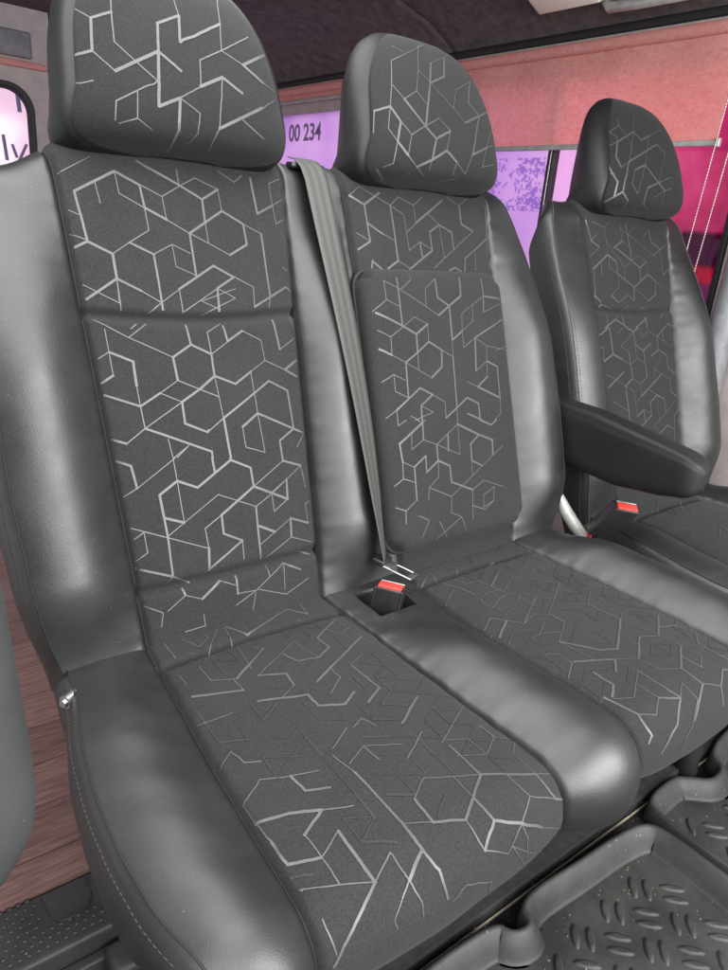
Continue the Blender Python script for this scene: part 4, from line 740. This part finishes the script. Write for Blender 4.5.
# ------------------------------------------------------------ belt and buckles
belt = empty('seat_belt', (.25, -.03, .05), label='light grey seat belt running down the middle of the double seat', cat='seat belt')
n = 70; s = np.linspace(0, 1, n)
top = S_back(np.array([.230]), np.array([.700]), .004)[0]; 
pth = [S_back(np.array([.230]), np.array([vv]), .003, n=np.array([nn_]))[0] for vv, nn_ in zip(np.linspace(.725, .60, 8), np.linspace(.006, .024, 8))]
p1 = pth[-1]; p2 = np.array([.252, -.030, .052])
ctr = np.array(pth + [p1 + (p2 - p1) * q + np.array([0, -.013 * math.sin(math.pi * q), 0]) for q in np.linspace(0, 1, n)[1:]])
N = len(ctr); d = np.r_[0, np.cumsum(np.linalg.norm(np.diff(ctr, axis=0), axis=1))]; d /= d[-1]
tw = np.radians(np.interp(d, [0, .2, .45, .7, .88, 1], [0, -4, -13, -25, -37, -44]))
rows = []
for i in range(N):
    tg = ctr[min(i + 1, N - 1)] - ctr[max(i - 1, 0)]; tg /= np.linalg.norm(tg); a = np.array([1., 0, 0]); a -= tg * (a @ tg); a /= np.linalg.norm(a); b = np.cross(tg, a)
    w_ = a * math.cos(tw[i]) + b * math.sin(tw[i]); nn = np.cross(w_, tg); hw = .0235 * np.interp(d[i], [0, .85, 1], [1, 1, .55])
    rows.append([ctr[i] + w_ * hw * q + nn * (.0006 if k else -.0006) for k, qs in ((0, np.linspace(-1, 1, 9)), (1, np.linspace(1, -1, 9))) for q in qs])
R_ = np.array(rows); mb = MB(); mb.grid(R_, wrap=True); wo_ = mb.build('webbing', WEB, belt)
uv = wo_.data.uv_layers.new(name='UVMap')
for pl in wo_.data.polygons:
    for li in pl.loop_indices:
        vi = wo_.data.loops[li].vertex_index; r, c = divmod(vi, 18); c = c if c < 9 else 17 - c
        uv.data[li].uv = (c / 8, d[min(r, N - 1)])
gd = MB(); c_ = S_back(np.array([.230]), np.array([.700]), .004, n=np.array([.0]))[0]
rbox(gd, (c_[0], c_[1] + .006, c_[2] + .002), (.066, .020, .010), .004); gd.build('belt_guide', BLK, belt)
# tongue
T = MB(); ax = Vector((.36, -.93, -.12)).normalized(); up_ = Vector((0.1, -.1, 1)).normalized(); sx = ax.cross(up_).normalized(); up_ = sx.cross(ax)
MT = Matrix((ax, sx, up_)).transposed()
c0 = Vector((.262, -.050, .046))
for off_, sz in (((-.030, 0, 0), (.012, .030, .004)), ((.030, 0, 0), (.010, .030, .004)), ((0, .013, 0), (.066, .005, .004)), ((0, -.013, 0), (.066, .005, .004))):
    rbox(T, c0 + MT @ Vector(off_), sz, .0018, MT)
rbox(T, c0 + MT @ Vector((-.016, 0, .0006)), (.022, .028, .0036), .0012, MT); T.build('tongue', STEEL, belt)
T = MB(); rbox(T, c0 + MT @ Vector((-.030, .0, .004)), (.022, .034, .010), .003, MT); T.build('tongue_grip', BLK, belt)
def buckle(loc, ax_w, ax_d, ax_u, w_, d_, h_, label, red=(.82, .60), base=.0):
    """ax_u is the long axis, ax_w the wide one"""
    b = empty('belt_buckle', loc, label=label, cat='buckle', group='red-button belt buckles')
    M = Matrix((Vector(ax_w).normalized(), Vector(ax_d).normalized(), Vector(ax_u).normalized())).transposed(); L = Vector(loc)
    m_ = MB(); rbox(m_, L + M @ Vector((0, 0, h_ / 2)), (w_, d_, h_), .003, M)
    for sx_ in (-1, 1): rbox(m_, L + M @ Vector((sx_ * w_ * .47, 0, h_ / 2)), (.004, d_ * 1.06, h_ * .98), .0015, M)
    m_.build('housing', BLK, b)
    r_ = MB(); rbox(r_, L + M @ Vector((0, -d_ * .12, h_ + .0008)), (w_ * red[0], d_ * red[1], .005), .0018, M); r_.build('release_button', RED, b)
    s_ = MB(); rbox(s_, L + M @ Vector((0, d_ * .36, h_ + .0005)), (w_ * .86, d_ * .12, .003), .001, M); s_.build('slot', STEEL, b)
    k_ = MB(); tube(k_, [L + M @ Vector((0, 0, .01)), L + M @ Vector((0, 0, -.05)) + Vector((0, .01, -.01))], .008, 10); k_.build('stalk', BLK, b)
    return b
buckle((.226, -.070, -.026), (.55, -.83, 0), (.83, .55, 0), (.06, -.10, .99), .048, .029, .062, 'black buckle with a red button, latched in the pocket of the double seat')
buckle((.800, -.075, .012), (.75, -.66, -.1), (.66, .70, .30), (.10, -.52, .85), .048, .032, .088, 'black buckle with a red button standing up below the armrest')
bs = MB()
q = np.array([[.775, .02, .065], [.785, .005, .035], [.80, -.015, .005], [.81, -.04, -.02]])
tube(bs, q, [.010, .014, .014, .012], 10); st_ = empty('belt_anchor', (.79, 0, 0), label='pale metal belt anchor with a small red cap between the two seats', cat='belt anchor')
bs.build('anchor_stalk', SILV, st_); r_ = MB(); rbox(r_, (.802, -.062, .004), (.030, .012, .012), .003); r_.build('cap', RED, st_)
# ------------------------------------------------------------ floor mats, trim and crumbs
def tray(outline, inner_off, z0, name, lips, label, tread_box):
    """moulded mat: floor sheet, raised rounded lip, lens-shaped treads"""
    o = np.array(outline); n_ = len(o); mb = MB()
    # resample with rounded corners (Chaikin)
    pts = o.copy()
    for _ in range(3):
        nx = np.roll(pts, -1, 0); pts = np.stack([pts * .78 + nx * .22, pts * .22 + nx * .78], 1).reshape(-1, 2)
    tg = np.roll(pts, -1, 0) - np.roll(pts, 1, 0); tg /= np.linalg.norm(tg, axis=1)[:, None]; nr = np.stack([-tg[:, 1], tg[:, 0]], -1)
    if ((pts.mean(0) - pts[0]) @ nr[0]) < 0: nr = -nr
    prof = [(-.004, 0), (-.001, lips * .9), (.002, lips), (.006, lips), (.010, lips * .92), (.022, .022), (.026, .010), (.029, .006), (.031, .004), (.034, .0045)]
    rings = np.array([[(*(p + q * a), z0 + h) for p, q in zip(pts, nr)] for a, h in prof]); mb.grid(rings, wrap=True)
    bm = bmesh.new(); vs_ = [bm.verts.new(p) for p in rings[-1]]; f_ = bm.faces.new(vs_); bmesh.ops.triangulate(bm, faces=[f_]); mb.add(*bm_data(bm))
    inner = [tuple(p[:2]) for p in rings[-1]]
    def inside(x, y, mrg=.020):
        def pin(x, y):
            c = False; j = len(inner) - 1
            for i in range(len(inner)):
                xi, yi = inner[i]; xj, yj = inner[j]
                if (yi > y) != (yj > y) and x < (xj - xi) * (y - yi) / (yj - yi) + xi: c = not c
                j = i
            return c
        return all(pin(x + a * mrg, y + b * mrg) for a, b in ((1, 0), (-1, 0), (0, 1), (0, -1)))
    x0, x1, y0, y1 = tread_box; g = .054; k = 0
    ca, sa = math.cos(math.radians(45)), math.sin(math.radians(45))
    for i in range(-40, 41):
        for j in range(-40, 41):
            cx_, cy_ = x0 + (i * ca - j * sa) * g, y0 + (i * sa + j * ca) * g
            if not (x0 <= cx_ <= x1 and y1 <= cy_ <= y0): continue
            hor = (i + j) % 2 == 0; an = math.radians(45 if hor else 135)
            for sgn in (-1, 1):
                lx, ly = math.cos(an), math.sin(an); px_, py_ = cx_ - ly * .0112 * sgn, cy_ + lx * .0112 * sgn
                if not inside(px_, py_): continue
                ring_ = []; 
                for lev, (sc_, hh_) in enumerate(((1, 0), (.86, .0026), (.5, .0036))):
                    ring_.append([(px_ + lx * .0215 * sc_ * math.cos(a) - ly * .0068 * sc_ * math.sin(a), py_ + ly * .0215 * sc_ * math.cos(a) + lx * .0068 * sc_ * math.sin(a), z0 + .0042 + hh_) for a in np.linspace(0, 2 * np.pi, 15)[:-1]])
                mb.grid(np.array(ring_), wrap=True); mb.poly(ring_[-1])
    mo = mb.build(name, MATR, None, label=label, cat='floor mat', group='black rubber floor mats'); return mo
tray([(.262, -.405), (.30, -.392), (.42, -.400), (.50, -.402), (.575, -.412), (.600, -.44), (.598, -.60), (.59, -.80), (.59, -1.15), (-.05, -1.15), (-.05, -.40), (.10, -.392), (.215, -.398), (.225, -.425), (.255, -.430)][::-1], 0, -.404, 'floor_mat', .042, 'black ribbed rubber mat in front of the double seat, its corner nearest the camera', (-.05, .60, -.40, -1.0))
tray([(.620, -.400), (.66, -.380), (.74, -.378), (.765, -.395), (.80, -.425), (.85, -.42), (.865, -.385), (.95, -.365), (1.20, -.360), (1.42, -.36), (1.42, -1.1), (.625, -1.1), (.622, -.6)][::-1], 0, -.404, 'floor_mat', .036, 'black ribbed rubber mat with a notch round a seat leg, behind the other mat', (.60, 1.4, -.37, -1.0))
leg = MB(); tube(leg, [(.80, -.375, -.41), (.80, -.36, -.18)], .022, 20); leg.build('seat_leg', DARKM, single)
tm = MB(); rbox(tm, (.5, -.376, -.400), (1.3, .0018, .006), .0006)
tm.build('edge_trim', [simple('dusty_edge', (.34, .29, .22), .7)], None, label='thin dusty edging strip on the floor under the seat fronts', cat='trim strip')
cr = MB()
for i in range(520):
    if i < 400: x, y, z = random.uniform(.2, 1.1), random.gauss(-.50, .09), -.3985
    else: x, y, z = random.uniform(.2, .8), random.gauss(-.378, .012), -.396
    if y > -.372: continue
    r = random.choice((.0004, .0005, .0006, .0011)) * random.uniform(.6, 1.2)
    bm = bmesh.new(); bmesh.ops.create_icosphere(bm, subdivisions=1, radius=r)
    for v in bm.verts: v.co = Vector((v.co.x * random.uniform(.8, 1.8) + x, v.co.y + y, v.co.z * .7 + z))
    cr.add(*bm_data(bm))
pl = MB(); rbox(pl, (.5, -.33, -.392), (1.3, .085, .026), .004); pl.build('floor_plinth', CARPET, None, kind='structure')
cr.build('crumbs', simple('sand', (.27, .21, .15), .9), None, kind='stuff', label='sandy crumbs scattered over the rubber mats', cat='crumbs')
# ------------------------------------------------------------ edge of a neighbouring seat, left of the frame
ns = empty('padded_seat', (-.60, -.30, -.60), label='blurred dark grey padded seat edge beside the wood floor', cat='seat')
zz = np.linspace(0, 1, 60); rows = []
for q in zz:
    z = .020 + .70 * q; xe = np.interp(z, [.02, .045, .065, .085, .105, .134, .175, .231, .284, .337, .72], [-.46, -.418, -.393, -.379, -.371, -.368, -.369, -.372, -.375, -.378, -.395])
    hw = (xe + .80) / 2; cx_ = xe - hw; a = np.linspace(0, 2 * np.pi, 61)[:-1]; k = math.sqrt(max(1 - max(0, (.08 - q) / .08) ** 2, .02)) * math.sqrt(max(1 - max(0, (q - .95) / .05) ** 2, .02))
    rows.append(np.stack([cx_ + np.sign(np.cos(a)) * np.abs(np.cos(a)) ** .5 * hw, -.32 + np.sign(np.sin(a)) * np.abs(np.sin(a)) ** .6 * .055 * k, np.full_like(a, z)], -1))
mb = MB(); mb.grid(np.array(rows), wrap=True); mb.poly(rows[0][::-1]); mb.poly(rows[-1]); mb.build('backrest', leather('grey_leather', (.030, .031, .031), .55), ns)
mb = MB(); rbox(mb, (-.66, -.32, -.28), (.12, .10, .66), .01); mb.build('seat_frame', DARKM, ns)
